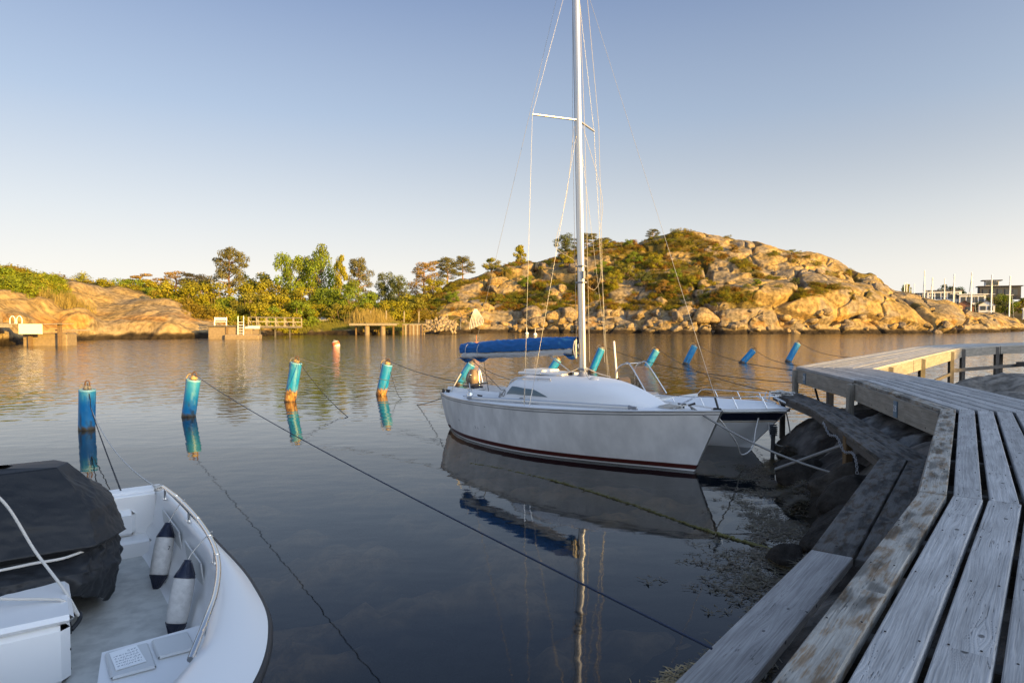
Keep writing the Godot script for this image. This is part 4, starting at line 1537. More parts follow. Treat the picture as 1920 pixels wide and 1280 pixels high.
	# stern: outboard engine on its bracket, boat hook, stern fittings
	var ob := Builder.new()
	var or_ := []
	for i in 11:
		var f := i / 10.0
		var r := PackedVector3Array()
		var sz := sin(PI * clampf(0.12 + 0.86 * f, 0, 1))
		for k in 17:
			var w := TAU * k / 16.0
			r.append(Vector3(-0.08 + 0.15 * signf(cos(w)) * pow(absf(cos(w)), 0.6) * (0.5 + 0.5 * sz), 0.84 + f * 0.34, -0.30 + 0.13 * signf(sin(w)) * pow(absf(sin(w)), 0.6) * (0.45 + 0.55 * sz)))
		or_.append(r)
	ob.grid(or_, true)
	ob.ball(Vector3(-0.08, 1.17, -0.30), Vector3(0.09, 0.03, 0.07), 5, 10)
	var engine := piece("outboard_engine", ob, M.tan_plastic, boat)
	var knob := Builder.new()
	knob.ball(Vector3(-0.02, 1.08, -0.175), Vector3(0.03, 0.03, 0.02), 6, 10)
	piece("starter_handle", knob, M.steel, engine)
	var leg := Builder.new()
	leg.box(Vector3(0.14, 1.0, 0.10), Transform3D(Basis.IDENTITY, Vector3(-0.10, 0.36, -0.30)), 0.03)
	leg.box(Vector3(0.30, 0.03, 0.30), Transform3D(Basis.IDENTITY, Vector3(-0.02, 0.83, -0.30)), 0.01)
	piece("engine_leg", leg, M.rubber, engine)
	stay.call("tiller", [Vector3(-0.02, 0.86, 0.02), Vector3(0.75, 0.98, 0.0)], 0.02, M.tan_plastic)
	stay.call("boat_hook", [Vector3(0.22, 0.80, 0.52), Vector3(0.32, 1.16, 0.34)], 0.014, M.rope_white)
	var pu := Builder.new()
	pu.tube(curve([Vector3(0.10, 0.78, -0.45), Vector3(0.0, 1.16, -0.42), Vector3(0.05, 1.18, -0.35), Vector3(0.1, 0.80, -0.33)], 6), 0.013, 6)
	piece("stern_handle", pu, M.steel, boat)
	var sf := Builder.new()
	sf.ball(Vector3(0.04, 0.80, 0.57), Vector3(0.03, 0.05, 0.03), 6, 8)
	sf.ball(Vector3(0.10, 0.79, 0.50), Vector3(0.05, 0.03, 0.04), 6, 8)
	piece("stern_fairlead", sf, M.rubber, boat)
	# bow fittings
	var bf := Builder.new()
	bf.box(Vector3(0.12, 0.05, 0.05), Transform3D(Basis.IDENTITY, Vector3(5.97, 0.965, 0)), 0.01)
	bf.tube([Vector3(5.99, 0.97, 0), Vector3(5.93, 1.14, 0)], 0.016, 7)
	bf.tube([Vector3(5.62, 0.95, 0.10), Vector3(5.56, 1.0, 0.10), Vector3(5.64, 1.03, 0.06)], 0.018, 6)
	piece("stem_fitting", bf, M.black, boat)
	var bp := Builder.new()
	bp.tube([Vector3(5.35, 0.94, 0.20), Vector3(5.50, 1.03, 0.16), Vector3(5.62, 1.12, 0.02)], 0.012, 6)
	piece("bow_handle", bp, M.steel, boat)
	var coil := []
	for k in 70:
		var w := k * 0.5
		coil.append(Vector3(5.18 + 0.15 * cos(w) + 0.003 * k, 0.935 + 0.0009 * k, 0.12 + (0.10 + 0.01 * sin(k * 0.7)) * sin(w)))
	stay.call("rope_coil", coil, 0.010, M.rope_white)

# ---------------------------------------------------------------- open motor boats
# stations: fraction of length, half beam at the sheer, at the water, sheer height
func hull_side(st: Array, length: float, rake: float, t: float, y: float) -> Vector3:
	var ts: Array = st[0]
	var h := along(t, ts, st[3])
	var b := along(t, ts, st[1])
	var w := along(t, ts, st[2])
	var k := clampf(y / h, 0, 1)
	var z := lerpf(w, b, pow(k, 0.8))
	if y < 0.0:
		z = w * maxf(0.0, 1.0 + y / 0.25)
	return Vector3(t * (length - rake + rake * k), y, maxf(z, 0.004))

func hull_band(st: Array, length: float, rake: float, y0: float, y1: float, from_top: bool, steps: int, out := 0.0, only := 0.0) -> Builder:
	var b := Builder.new()
	for side in [1.0, -1.0]:
		if only != 0.0 and side != only:
			continue
		var rows := []
		for i in 41:
			var t := i / 40.0
			var h := along(t, st[0], st[3])
			var r := PackedVector3Array()
			for k in steps + 1:
				var f := k / float(steps)
				var y := lerpf(h + y0, h + y1, f) if from_top else lerpf(y0, y1, f)
				if y1 > 5.0 and not from_top:
					y = lerpf(y0, h, f)
				var p := hull_side(st, length, rake, t, y)
				r.append(Vector3(p.x, p.y, (p.z + out) * side))
			rows.append(r)
		b.grid(rows, false, 1, 1, [], Vector3(0, 0, side))
	var h0 := along(0.0, st[0], st[3])
	if not from_top and only == 0.0:
		var a := PackedVector3Array()
		var c := PackedVector3Array()
		for k in steps + 1:
			var y := lerpf(y0, h0 if y1 > 5.0 else y1, k / float(steps))
			var p := hull_side(st, length, rake, 0.0, y)
			a.append(p); c.append(Vector3(p.x, p.y, -p.z))
		b.grid([a, c], false, 1, 1, [], Vector3.LEFT)
	return b

func make_rear_motorboat() -> void:
	var st := [[0.0, 0.25, 0.55, 0.78, 0.92, 1.0], [0.80, 0.85, 0.84, 0.64, 0.33, 0.04], [0.70, 0.74, 0.66, 0.40, 0.15, 0.01], [0.66, 0.66, 0.68, 0.72, 0.75, 0.76]]
	var length := 4.35
	var rake := 0.72
	var boat := thing("open_motorboat", "white motorboat with navy band and windscreen behind the sailing boat's bow", "motorboat", frame(Vector3(1.66, 0, -14.6), Vector3(0.70, 0, 0.714)))
	var hull := piece("hull", hull_band(st, length, rake, -0.2, 9.0, false, 12), M.gel, boat)
	piece("navy_band", hull_band(st, length, rake, -0.22, -0.08, true, 2, 0.004), M.navy, hull)
	piece("gold_line", hull_band(st, length, rake, -0.25, -0.235, true, 1, 0.004), M.rope_tan, hull)
	var rb := Builder.new()
	for side in [1.0, -1.0]:
		var p := []
		for i in 40:
			var t := i / 39.0
			var q := hull_side(st, length, rake, t, along(t, st[0], st[3]) - 0.04)
			p.append(Vector3(q.x, q.y, (q.z + 0.01) * side))
		rb.tube(p, 0.025, 7)
	piece("rubbing_strake", rb, M.gel_worn, hull)
	var db := Builder.new()
	var rows := []
	for i in 31:
		var t := 0.50 + 0.5 * i / 30.0
		var h := along(t, st[0], st[3])
		var e := hull_side(st, length, rake, t, h)
		var r := PackedVector3Array()
		for k in 9:
			var s := -1.0 + k / 4.0
			r.append(Vector3(e.x, h + 0.10 * (1.0 - pow(absf(s), 2.5)) * minf(1.0, e.z * 2.0), e.z * s))
		rows.append(r)
	db.grid(rows, false, 1, 1, [], Vector3.UP)
	for side in [1.0, -1.0]:
		rows = []
		for i in 20:
			var t := 0.5 * i / 19.0
			var h := along(t, st[0], st[3])
			var e := hull_side(st, length, rake, t, h)
			rows.append(PackedVector3Array([Vector3(e.x, h, e.z * side), Vector3(e.x, h + 0.03, (e.z - 0.1) * side), Vector3(e.x, h, (e.z - 0.2) * side), Vector3(e.x, 0.2, (e.z - 0.24) * side)]))
		db.grid(rows, false, 1, 1, [], Vector3.UP)
	piece("deck", db, M.deck_white, boat)
	var fl := Builder.new()
	fl.box(Vector3(2.1, 0.03, 1.3), Transform3D(Basis.IDENTITY, Vector3(1.1, 0.2, 0)))
	fl.box(Vector3(0.04, 0.55, 1.4), Transform3D(Basis.IDENTITY, Vector3(0.05, 0.42, 0)))
	fl.box(Vector3(0.04, 0.62, 1.45), Transform3D(Basis.IDENTITY, Vector3(2.16, 0.48, 0)))
	piece("cockpit", fl, M.gel_worn, boat)
	# steering stand with screen and seat
	var con := Builder.new()
	con.box(Vector3(0.42, 0.62, 0.62), Transform3D(Basis(Vector3.BACK, 0.0), Vector3(1.45, 0.50, 0.1)), 0.05)
	piece("console", con, M.gel, boat)
	var fr := Builder.new()
	for s in [-0.22, 0.42]:
		fr.tube(curve([Vector3(1.02, 0.55, s), Vector3(1.02, 1.12, s), Vector3(1.06, 1.30, s * 0.95), Vector3(1.20, 1.38, s * 0.9), Vector3(1.34, 1.36, s * 0.9), Vector3(1.78, 0.80, s)], 5), 0.014, 7)
	fr.tube([Vector3(1.20, 1.38, -0.20), Vector3(1.20, 1.38, 0.38)], 0.014, 7)
	piece("screen_frame", fr, M.steel, boat)
	var sc := Builder.new()
	sc.quad(Vector3(1.34, 1.33, -0.20), Vector3(1.34, 1.33, 0.38), Vector3(1.76, 0.80, 0.42), Vector3(1.76, 0.80, -0.22))
	sc.quad(Vector3(1.34, 1.33, 0.385), Vector3(1.76, 0.80, 0.425), Vector3(1.10, 0.80, 0.425), Vector3(1.10, 1.30, 0.39))
	piece("windscreen", sc, M.screen, boat)
	var seat := Builder.new()
	seat.box(Vector3(0.12, 0.45, 0.44), Transform3D(Basis(Vector3.BACK, 0.12), Vector3(0.98, 0.86, 0.1)), 0.05)
	seat.box(Vector3(0.42, 0.12, 0.44), Transform3D(Basis.IDENTITY, Vector3(1.15, 0.62, 0.1)), 0.05)
	piece("seat", seat, M.tan_plastic, boat)
	var wh := Builder.new()
	var ring := []
	for k in 21:
		var w := TAU * k / 20.0
		ring.append(Vector3(1.26 + 0.05 * sin(w), 0.90 + 0.14 * sin(w), 0.1 + 0.15 * cos(w)))
	wh.tube(ring, 0.013, 6, false)
	wh.tube([ring[0], ring[10]], 0.010, 5)
	wh.tube([ring[5], ring[15]], 0.010, 5)
	piece("steering_wheel", wh, M.black, boat)
	var ob := Builder.new()
	ob.box(Vector3(0.36, 0.36, 0.30), Transform3D(Basis(Vector3.BACK, 0.1), Vector3(-0.12, 0.92, 0.0)), 0.09)
	ob.box(Vector3(0.14, 0.9, 0.12), Transform3D(Basis.IDENTITY, Vector3(-0.16, 0.35, 0.0)), 0.03)
	piece("outboard_engine", ob, M.black, boat)
	for side in [1.0, -1.0]:
		var pb := Builder.new()
		var p := []
		for i in 22:
			var t := 0.47 + 0.50 * i / 21.0
			var q := hull_side(st, length, rake, t, along(t, st[0], st[3]))
			p.append(Vector3(q.x - 0.04, q.y + 0.20 * smoothstep(0.47, 0.53, t), maxf(q.z - 0.06, 0.02) * side))
		pb.tube(p, 0.010, 6)
		for i in [5, 10, 15, 19]:
			pb.tube([p[i], p[i] - Vector3(-0.10, 0.19, 0)], 0.010, 5)
		piece("bow_rail", pb, M.steel, boat)
	var roll := Builder.new()
	roll.tube([Vector3(4.15, 0.84, 0.10), Vector3(3.80, 0.94, 0.10)], 0.018, 6)
	roll.tube([Vector3(4.25, 0.84, -0.08), Vector3(3.95, 0.96, -0.08)], 0.018, 6)
	piece("bow_bars", roll, M.steel, boat)
	var stern_light := Builder.new()
	stern_light.tube([Vector3(0.35, 0.70, -0.55), Vector3(0.18, 1.78, -0.62)], 0.022, 8)
	piece("white_pole", stern_light, M.gel, boat)

# ---------------------------------------------------------------- motor boat in the near corner
func make_near_motorboat() -> void:
	var st := [[0.0, 0.2, 0.4, 0.6, 0.75, 0.88, 1.0], [0.82, 0.85, 0.88, 0.87, 0.76, 0.50, 0.05], [0.76, 0.80, 0.80, 0.72, 0.52, 0.26, 0.01], [0.60, 0.60, 0.60, 0.62, 0.66, 0.71, 0.76]]
	var length := 5.1
	var rake := 0.5
	var at := frame(Vector3(-4.14, 0, -6.26), Vector3(0.58, 0, 0.8146))
	var boat := thing("white_motorboat", "white open motorboat with black rubbing strip and inside handrail in the near corner", "motorboat", at)
	var hull := piece("hull", hull_band(st, length, rake, -0.2, 9.0, false, 12), M.gel, boat)
	var fender := Builder.new()
	for side in [1.0, -1.0]:
		var p := []
		for i in 60:
			var t := i / 59.0
			var q := hull_side(st, length, rake, t, along(t, st[0], st[3]) - 0.035)
			p.append(Vector3(q.x, q.y, (q.z + 0.012) * side))
		fender.tube(p, 0.030, 8)
	piece("rubbing_strip", fender, M.rubber, hull)
	# rounded gunwale, inner wall and cockpit liner
	var inner_z := func(x: float) -> float:
		return along(x / length, [0.0, 0.06, 0.3, 0.5, 0.62, 0.70, 0.80, 0.87, 0.91], [0.70, 0.74, 0.77, 0.75, 0.65, 0.53, 0.36, 0.15, 0.01])
	var gb := Builder.new()
	for side in [1.0, -1.0]:
		var rows := []
		for i in 61:
			var t := 0.02 + 0.88 * i / 60.0
			var x := t * length
			var h := along(t, st[0], st[3])
			var e := hull_side(st, length, rake, t, h)
			x = e.x
			var iz: float = inner_z.call(x)
			var r := PackedVector3Array()
			var y_in := h + 0.045
			for k in 7:
				var f := k / 6.0
				r.append(Vector3(x, h + 0.065 * sin(minf(f * 2.2, PI / 2)) - 0.02 * f * f, lerpf(e.z, iz, f) * side))
			r.append(Vector3(x, y_in - 0.03, (iz - 0.012) * side))
			r.append(Vector3(x, y_in - 0.06, (iz - 0.014) * side))
			r.append(Vector3(x, 0.34, (iz - 0.05) * side))
			r.append(Vector3(x, 0.30, (iz - 0.09) * side))
			r.append(Vector3(x, 0.14, (iz - 0.14) * side))
			r.append(Vector3(x, 0.105, (iz - 0.20) * side))
			r.append(Vector3(x, 0.095, maxf(iz - 0.32, 0.0) * side))
			rows.append(r)
		gb.grid(rows, false, 1, 1, [], Vector3.UP)
	var gun := piece("cockpit_liner", gb, M.gel, boat)
	# fore deck
	var fd := Builder.new()
	var rows2 := []
	for i in 25:
		var t := 0.90 + 0.10 * i / 24.0
		var h := along(t, st[0], st[3])
		var e := hull_side(st, length, rake, t, h)
		var r := PackedVector3Array()
		for k in 13:
			var s := -1.0 + k / 6.0
			r.append(Vector3(e.x, h + 0.07 * (1.0 - pow(absf(s), 4.0)), e.z * s))
		rows2.append(r)
	fd.grid(rows2, false, 1, 1, [], Vector3.UP)
	piece("fore_deck", fd, M.gel, boat)
	# stern board with its step, moulded panels
	var sb := Builder.new()
	sb.box(Vector3(0.20, 0.07, 1.60), Transform3D(Basis.IDENTITY, Vector3(0.12, 0.625, 0)), 0.02)
	sb.box(Vector3(0.05, 0.55, 1.44), Transform3D(Basis(Vector3.BACK, -0.08), Vector3(0.225, 0.36, 0)), 0.012)
	sb.box(Vector3(0.26, 0.17, 1.30), Transform3D(Basis.IDENTITY, Vector3(0.34, 0.17, 0)), 0.02)
	sb.box(Vector3(0.10, 0.24, 0.36), Transform3D(Basis(Vector3.BACK, -0.08), Vector3(0.265, 0.38, -0.36)), 0.035)
	piece("stern_bench", sb, M.gel, boat)
	var dr := Builder.new()
	dr.box(Vector3(0.012, 0.05, 0.05), Transform3D(Basis.IDENTITY, Vector3(0.475, 0.15, -0.18)))
	dr.tube([Vector3(0.48, 0.15, -0.18), Vector3(0.51, 0.13, -0.18)], 0.016, 7)
	piece("drain_plug", dr, M.black, boat)
	var fb := Builder.new()
	fb.box(Vector3(3.3, 0.02, 1.25), Transform3D(Basis.IDENTITY, Vector3(1.7, 0.10, 0.02)))
	piece("floor", fb, M.floor, boat)
	for q in [[1.05, -0.705, 0.85], [2.05, -0.70, 0.60]]:
		var pb := Builder.new()
		pb.box(Vector3(q[2], 0.20, 0.012), Transform3D(Basis(Vector3.RIGHT, 0.12), Vector3(q[0], 0.47, q[1] - 0.024)), 0.005)
		piece("side_panel", pb, M.gel_worn, boat)
	# inside handrail
	var hp := []
	for q in [[0.55, -0.74], [1.2, -0.77], [1.9, -0.78], [2.5, -0.755], [3.0, -0.69], [3.45, -0.58], [3.80, -0.46], [4.10, -0.33]]:
		hp.append(Vector3(q[0], 0.76, q[1]))
	hp[0].y = 0.74
	hp[7].y = 0.715
	hp = curve(hp, 6)
	var hb := Builder.new()
	hb.tube(hp, 0.016, 9)
	for i in [1, 9, 20, 40]:
		hb.tube([hp[i], hp[i] - Vector3(0, 0.10, 0)], 0.010, 6)
		hb.box(Vector3(0.07, 0.008, 0.035), Transform3D(Basis.IDENTITY, hp[i] - Vector3(0, 0.10, 0)), 0.002)
	for i in [5, 12, 17, 22]:
		hb.tube([hp[i] - (hp[i + 1] - hp[i]) * 0.12, hp[i] + (hp[i + 1] - hp[i]) * 0.12], 0.020, 9)
	piece("handrail", hb, M.steel, boat)
	# console box with rounded lid, hinges' screws and a black cleat
	var cb := Builder.new()
	cb.box(Vector3(0.74, 0.40, 0.98), Transform3D(Basis.IDENTITY, Vector3(2.33, 0.29, 0.57)), 0.05)
	var console := piece("console", cb, M.gel, boat)
	var lb := Builder.new()
	lb.box(Vector3(0.78, 0.05, 1.02), Transform3D(Basis.IDENTITY, Vector3(2.33, 0.505, 0.57)), 0.024)
	piece("lid", lb, M.gel, console)
	var hinge := Builder.new()
	hinge.box(Vector3(0.02, 0.36, 0.40), Transform3D(Basis.IDENTITY, Vector3(2.705, 0.26, 0.75)), 0.006)
	piece("door", hinge, M.gel_worn, console)
	var screws := Builder.new()
	for q in [[2.0, 0.44], [2.06, 0.30], [2.12, 0.18], [2.30, 0.15], [2.46, 0.14], [2.60, 0.17], [2.58, 0.42], [2.62, 0.30]]:
		screws.ball(Vector3(q[0] + 0.03, q[1], 0.080), Vector3(0.009, 0.009, 0.004), 4, 8)
	piece("screws", screws, M.black, console)
	var cl := Builder.new()
	cl.tube(curve([Vector3(2.56, 0.38, 0.07), Vector3(2.50, 0.41, 0.025), Vector3(2.41, 0.42, 0.02), Vector3(2.36, 0.40, 0.07)], 5), 0.014, 7)
	cl.box(Vector3(0.26, 0.05, 0.012), Transform3D(Basis.IDENTITY, Vector3(2.46, 0.39, 0.075)), 0.004)
	piece("cleat", cl, M.black, console)
	# fore bench with hatch lids
	var bb := Builder.new()
	var poly := [[2.95, -0.06], [2.90, -0.62], [3.30, -0.55], [3.70, -0.45], [4.15, -0.24], [4.40, 0.0], [3.9, 0.06], [3.4, 0.0]]
	for k in poly.size():
		var j := (k + 1) % poly.size()
		bb.quad(Vector3(poly[k][0], 0.1, poly[k][1]), Vector3(poly[j][0], 0.1, poly[j][1]), Vector3(poly[j][0], 0.36, poly[j][1]), Vector3(poly[k][0], 0.36, poly[k][1]), Vector3((poly[k][0] + poly[j][0]) / 2.0 - 3.45, 0, (poly[k][1] + poly[j][1]) / 2.0 + 0.25))
		bb.quad(Vector3(3.45, 0.36, -0.25), Vector3(poly[k][0], 0.36, poly[k][1]), Vector3(poly[j][0], 0.36, poly[j][1]), Vector3(3.45, 0.36, -0.25), Vector3.UP)
	piece("fore_bench", bb, M.gel, boat)
	for q in [[3.12, -0.41, 0.26, 0.20], [3.18, -0.18, 0.34, 0.22]]:
		var l := Builder.new()
		l.box(Vector3(q[2], 0.02, q[3]), Transform3D(Basis.IDENTITY, Vector3(q[0], 0.372, q[1])), 0.009)
		piece("bench_lid", l, M.gel_worn, boat)
	# handwritten note lying on the bench lid
	var im := Image.create(96, 96, false, Image.FORMAT_RGB8)
	im.fill(Color(0.95, 0.95, 0.94))
	var r := RandomNumberGenerator.new()
	r.seed = 3
	for line in 6:
		var y := 14 + line * 13
		var x := 58 if line == 0 else 8
		while x < 88:
			var n := r.randi_range(3, 9)
			var hgt := r.randi_range(2, 5)
			for k in n:
				if x + k < 90:
					var yy := y + int(hgt * sin(k * r.randf_range(0.8, 1.6)))
					im.set_pixel(x + k, yy, Color(0.15, 0.15, 0.22))
					im.set_pixel(x + k, yy + 1, Color(0.3, 0.3, 0.36))
			x += n + r.randi_range(2, 4)
	var nm := mat(Color.WHITE, 0.7)
	nm.albedo_texture = ImageTexture.create_from_image(im)
	var nb := Builder.new()
	nb.quad(Vector3(3.04, 0.385, -0.09), Vector3(3.02, 0.386, -0.23), Vector3(3.27, 0.385, -0.25), Vector3(3.29, 0.387, -0.10), Vector3.UP, Vector2(0, 0), Vector2(1, 0), Vector2(1, 1), Vector2(0, 1))
	nb.quad(Vector3(3.04, 0.3835, -0.09), Vector3(3.02, 0.3835, -0.23), Vector3(3.27, 0.3835, -0.25), Vector3(3.29, 0.3835, -0.10), Vector3.DOWN)
	tag(piece("handwritten_note", nb, nm), "white handwritten sheet lying on the near motorboat's bench lid", "note").transform = at
	# two fenders hung inside
	for q in [[1.28, -0.615, 0.50, "dark-tipped white fender farther from the viewer, beside the stern bench", 0.06], [2.32, -0.575, 0.50, "dark-tipped white fender nearer the viewer, hung on a thin line inside the rail", 0.0]]:
		var f := thing("boat_fender", q[3], "fender", at * Transform3D(Basis(Vector3.RIGHT, -0.24) * Basis(Vector3.BACK, 0.22 + q[4]), Vector3(q[0] + 0.11, 0.115, q[1] + 0.06)), "fenders in the near motorboat")
		var b := Builder.new()
		b.lathe([Vector2(0.058, 0.085), Vector2(0.070, 0.12), Vector2(0.073, 0.20), Vector2(0.073, 0.32), Vector2(0.070, 0.38), Vector2(0.058, 0.41)], Transform3D.IDENTITY, 24)
		piece("body", b, M.fender, f)
		for e in 2:
			var c := Builder.new()
			var pr := [Vector2(0.071, 0.100), Vector2(0.060, 0.075), Vector2(0.040, 0.045), Vector2(0.026, 0.02), Vector2(0.024, -0.01), Vector2(0.001, -0.012)]
			if e == 1:
				pr = [Vector2(0.072, 0.392), Vector2(0.062, 0.418), Vector2(0.042, 0.452), Vector2(0.026, 0.48), Vector2(0.024, 0.51), Vector2(0.001, 0.512)]
			c.lathe(pr, Transform3D.IDENTITY, 24)
			for k in 5:
				var w := TAU * k / 5.0
				var s := -1.0 if e == 0 else 1.0
				var y0 := 0.085 if e == 0 else 0.41
				c.tube([Vector3(cos(w) * 0.062, y0, sin(w) * 0.062), Vector3(cos(w) * 0.024, y0 + s * 0.085, sin(w) * 0.024)], 0.007, 5)
			piece("end_cap", c, M.navy, f)
		if q[0] < 2.0:
			var tm := TextMesh.new()
			tm.text = "7"
			var font := SystemFont.new()
			font.font_names = PackedStringArray(["Droid Sans"])
			tm.font = font
			tm.font_size = 24
			tm.pixel_size = 0.0018
			tm.depth = 0.003
			var t := piece("emblem", tm, M.navy, f)
			t.transform = Transform3D(Basis(Vector3(0.0, 0, 1), Vector3(0, 1, 0), Vector3(-1, 0, 0)), Vector3.ZERO)
			t.transform = Transform3D(Basis(Vector3.UP, PI * 0.62), Vector3(0.070, 0.31, -0.026))
		var line := curve([f.transform * Vector3(0, 0.50, 0), f.transform * Vector3(0, 0.56, -0.02), at * Vector3(q[0] + 0.02, 0.76, -0.765), at * Vector3(q[0] + 0.05, 0.785, -0.785)], 5)
		tag(piece("fender_line", rope(line, 0.004, 5), M.rope_white), "thin white line holding the %s fender to the handrail" % ("farther" if q[0] < 2.0 else "nearer"), "line")
	# black tarpaulin bundled over the steering stand
	var wr := noise(FastNoiseLite.TYPE_SIMPLEX_SMOOTH, 1.0, 3, 77)
	# corners of the cloth, level by level: front left, front right, right side, back right, back left
	var levels := [
		[Vector3(1.55, 1.185, 1.35), Vector3(1.50, 1.20, 0.10), Vector3(1.28, 1.19, 0.02), Vector3(1.00, 1.17, 0.10), Vector3(1.00, 1.15, 1.35)],
		[Vector3(1.80, 0.93, 1.38), Vector3(1.76, 0.90, -0.08), Vector3(1.38, 0.86, -0.27), Vector3(0.85, 0.90, -0.22), Vector3(0.80, 0.90, 1.38)],
		[Vector3(1.97, 0.70, 1.40), Vector3(1.92, 0.69, -0.11), Vector3(1.50, 0.66, -0.33), Vector3(0.75, 0.66, -0.30), Vector3(0.70, 0.66, 1.40)],
		[Vector3(1.93, 0.645, 1.38), Vector3(1.86, 0.635, -0.05), Vector3(1.46, 0.61, -0.25), Vector3(0.80, 0.60, -0.23), Vector3(0.75, 0.60, 1.38)],
		[Vector3(2.14, 0.60, 1.40), Vector3(2.03, 0.55, -0.03), Vector3(1.55, 0.44, -0.31), Vector3(0.75, 0.42, -0.28), Vector3(0.70, 0.42, 1.40)],
		[Vector3(2.24, 0.515, 1.38), Vector3(2.10, 0.43, 0.04), Vector3(1.60, 0.17, -0.20), Vector3(0.80, 0.15, -0.20), Vector3(0.75, 0.15, 1.38)]]
	var stops := [0.0, 0.28, 0.50, 0.58, 0.78, 1.0]
	var tb := Builder.new()
	var rows3 := []
	for i in 91:
		var f := i / 90.0
		var lv := 0
		while lv < 4 and f > stops[lv + 1]:
			lv += 1
		var t: float = (f - stops[lv]) / (stops[lv + 1] - stops[lv])
		if lv == 4:
			t = t * t
		elif lv == 3:
			t = sqrt(t)
		var corner := []
		for k in 5:
			var upper: Vector3 = levels[lv][k]
			var lower: Vector3 = levels[lv + 1][k]
			corner.append(upper.lerp(lower, t))
		var r3 := PackedVector3Array()
		for k in 161:
			var side: int = (k / 32) % 5
			var u := (k % 32) / 32.0
			var c0: Vector3 = corner[side]
			var c1: Vector3 = corner[(side + 1) % 5]
			var p := c0.lerp(c1, u)
			var n := Vector3(p.x - 1.40, 0.25, p.z - 0.55).normalized()
			var slack := lerpf(0.35, 1.0, smoothstep(0.46, 0.62, f))
			var fold := 0.075 * (0.22 - absf(wr.get_noise_3d(p.x * 2.2 + p.y * 1.4, p.y * 2.6 - p.z, p.z * 2.2))) * slack
			fold += 0.030 * wr.get_noise_3d(p.x * 5.0 + 7.0, p.y * 5.0, p.z * 5.0) * slack
			fold += 0.012 * (0.3 - absf(wr.get_noise_3d(p.x * 6.0 - p.y * 5.0, p.y * 6.0 + p.x * 3.0, p.z * 6.0)))
			# gathers under the tie, and a slight belly between the corners
			fold += 0.03 * sin(u * 40.0 + 3.0 * wr.get_noise_2d(u * 5.0, side * 9.0)) * exp(-pow((f - 0.60) / 0.05, 2.0)) * 0.5
			fold += 0.022 * sin(PI * u) * smoothstep(0.05, 0.3, f)
			p += n * fold * smoothstep(0.0, 0.10, f)
			r3.append(p)
		rows3.append(r3)
	var cap := PackedVector3Array()
	for k in 161:
		cap.append(Vector3(1.27, 1.215, 0.70))
	rows3.push_front(cap)
	tb.grid(rows3, true)
	tag(piece("black_tarpaulin", tb, M.tarp), "black tarpaulin bundled over the near motorboat's steering stand", "tarpaulin").transform = at
	# its lashings
	var cleat := Vector3(2.47, 0.415, 0.022)
	var lash := [[cleat, Vector3(2.30, 0.56, 0.10), Vector3(2.06, 0.76, 0.24), Vector3(1.97, 1.12, 0.42), Vector3(1.80, 1.26, 0.66)], [cleat, Vector3(2.46, 0.53, 0.10), Vector3(2.42, 0.555, 0.20), Vector3(2.36, 0.59, 0.42), Vector3(2.25, 0.68, 0.85)], [Vector3(1.82, 0.655, -0.10), Vector3(1.96, 0.655, 0.08), Vector3(2.0, 0.665, 0.25), Vector3(2.01, 0.66, 0.43), Vector3(2.02, 0.65, 0.85)]]
	var names := ["white rope running from the black cleat up over the tarpaulin", "white rope running from the black cleat low across the console lid", "white rope tied level round the tarpaulin's middle"]
	for k in 3:
		tag(piece("lashing_rope", rope(curve(lash[k], 8), 0.0095, 8), M.rope_white), names[k], "rope", "ropes lashing the tarpaulin").transform = at
	# mooring turn at the stern corner
	var turns := []
	for k in 40:
		turns.append(Vector3(0.42 + 0.04 * sin(k * 0.9), 0.69 + 0.001 * k, -0.72 + 0.035 * cos(k * 0.8)))
	tag(piece("rope_turns", rope(turns, 0.008), M.rope_white), "few turns of white rope round the near motorboat's stern handrail foot", "rope").transform = at

# ---------------------------------------------------------------- mooring posts and their lines
const POSTS := [
	[-8.75, -13.96, -8.72, 0.82, "blue mooring post nearest the near motorboat, brown growth ring at its foot"],
	[-7.55, -15.85, -7.42, 0.85, "blue mooring post with yellow rope end and a long dark line to the jetty"],
	[-6.11, -18.69, -5.92, 1.06, "tall blue mooring post with wide rusty orange foot"],
	[-3.90, -20.25, -3.71, 0.90, "blue mooring post with narrow orange foot, left of the sailing boat"],
	[-1.83, -23.40, -1.40, 0.70, "blue mooring post seen over the sailing boat's stern"],
	[1.42, -27.00, 1.82, 0.62, "blue mooring post half hidden beneath the boom"],
	[3.38, -28.82, 3.79, 0.98, "blue mooring post just right of the mast"],
	[6.03, -30.60, 6.49, 0.82, "shaded blue mooring post above the windscreen"],
	[8.62, -33.80, 9.06, 0.88, "pale-sided blue mooring post between windscreen and forestay"],
	[11.70, -34.60, 12.26, 0.62, "lowest leaning blue mooring post, second from the jetty"],
	[14.43, -35.60, 14.93, 0.94, "blue mooring post nearest the sunlit jetty"]]

func post_top(k: int) -> Vector3:
	var q: Array = POSTS[k]
	return Vector3(q[2], q[3] + 0.14, q[1])

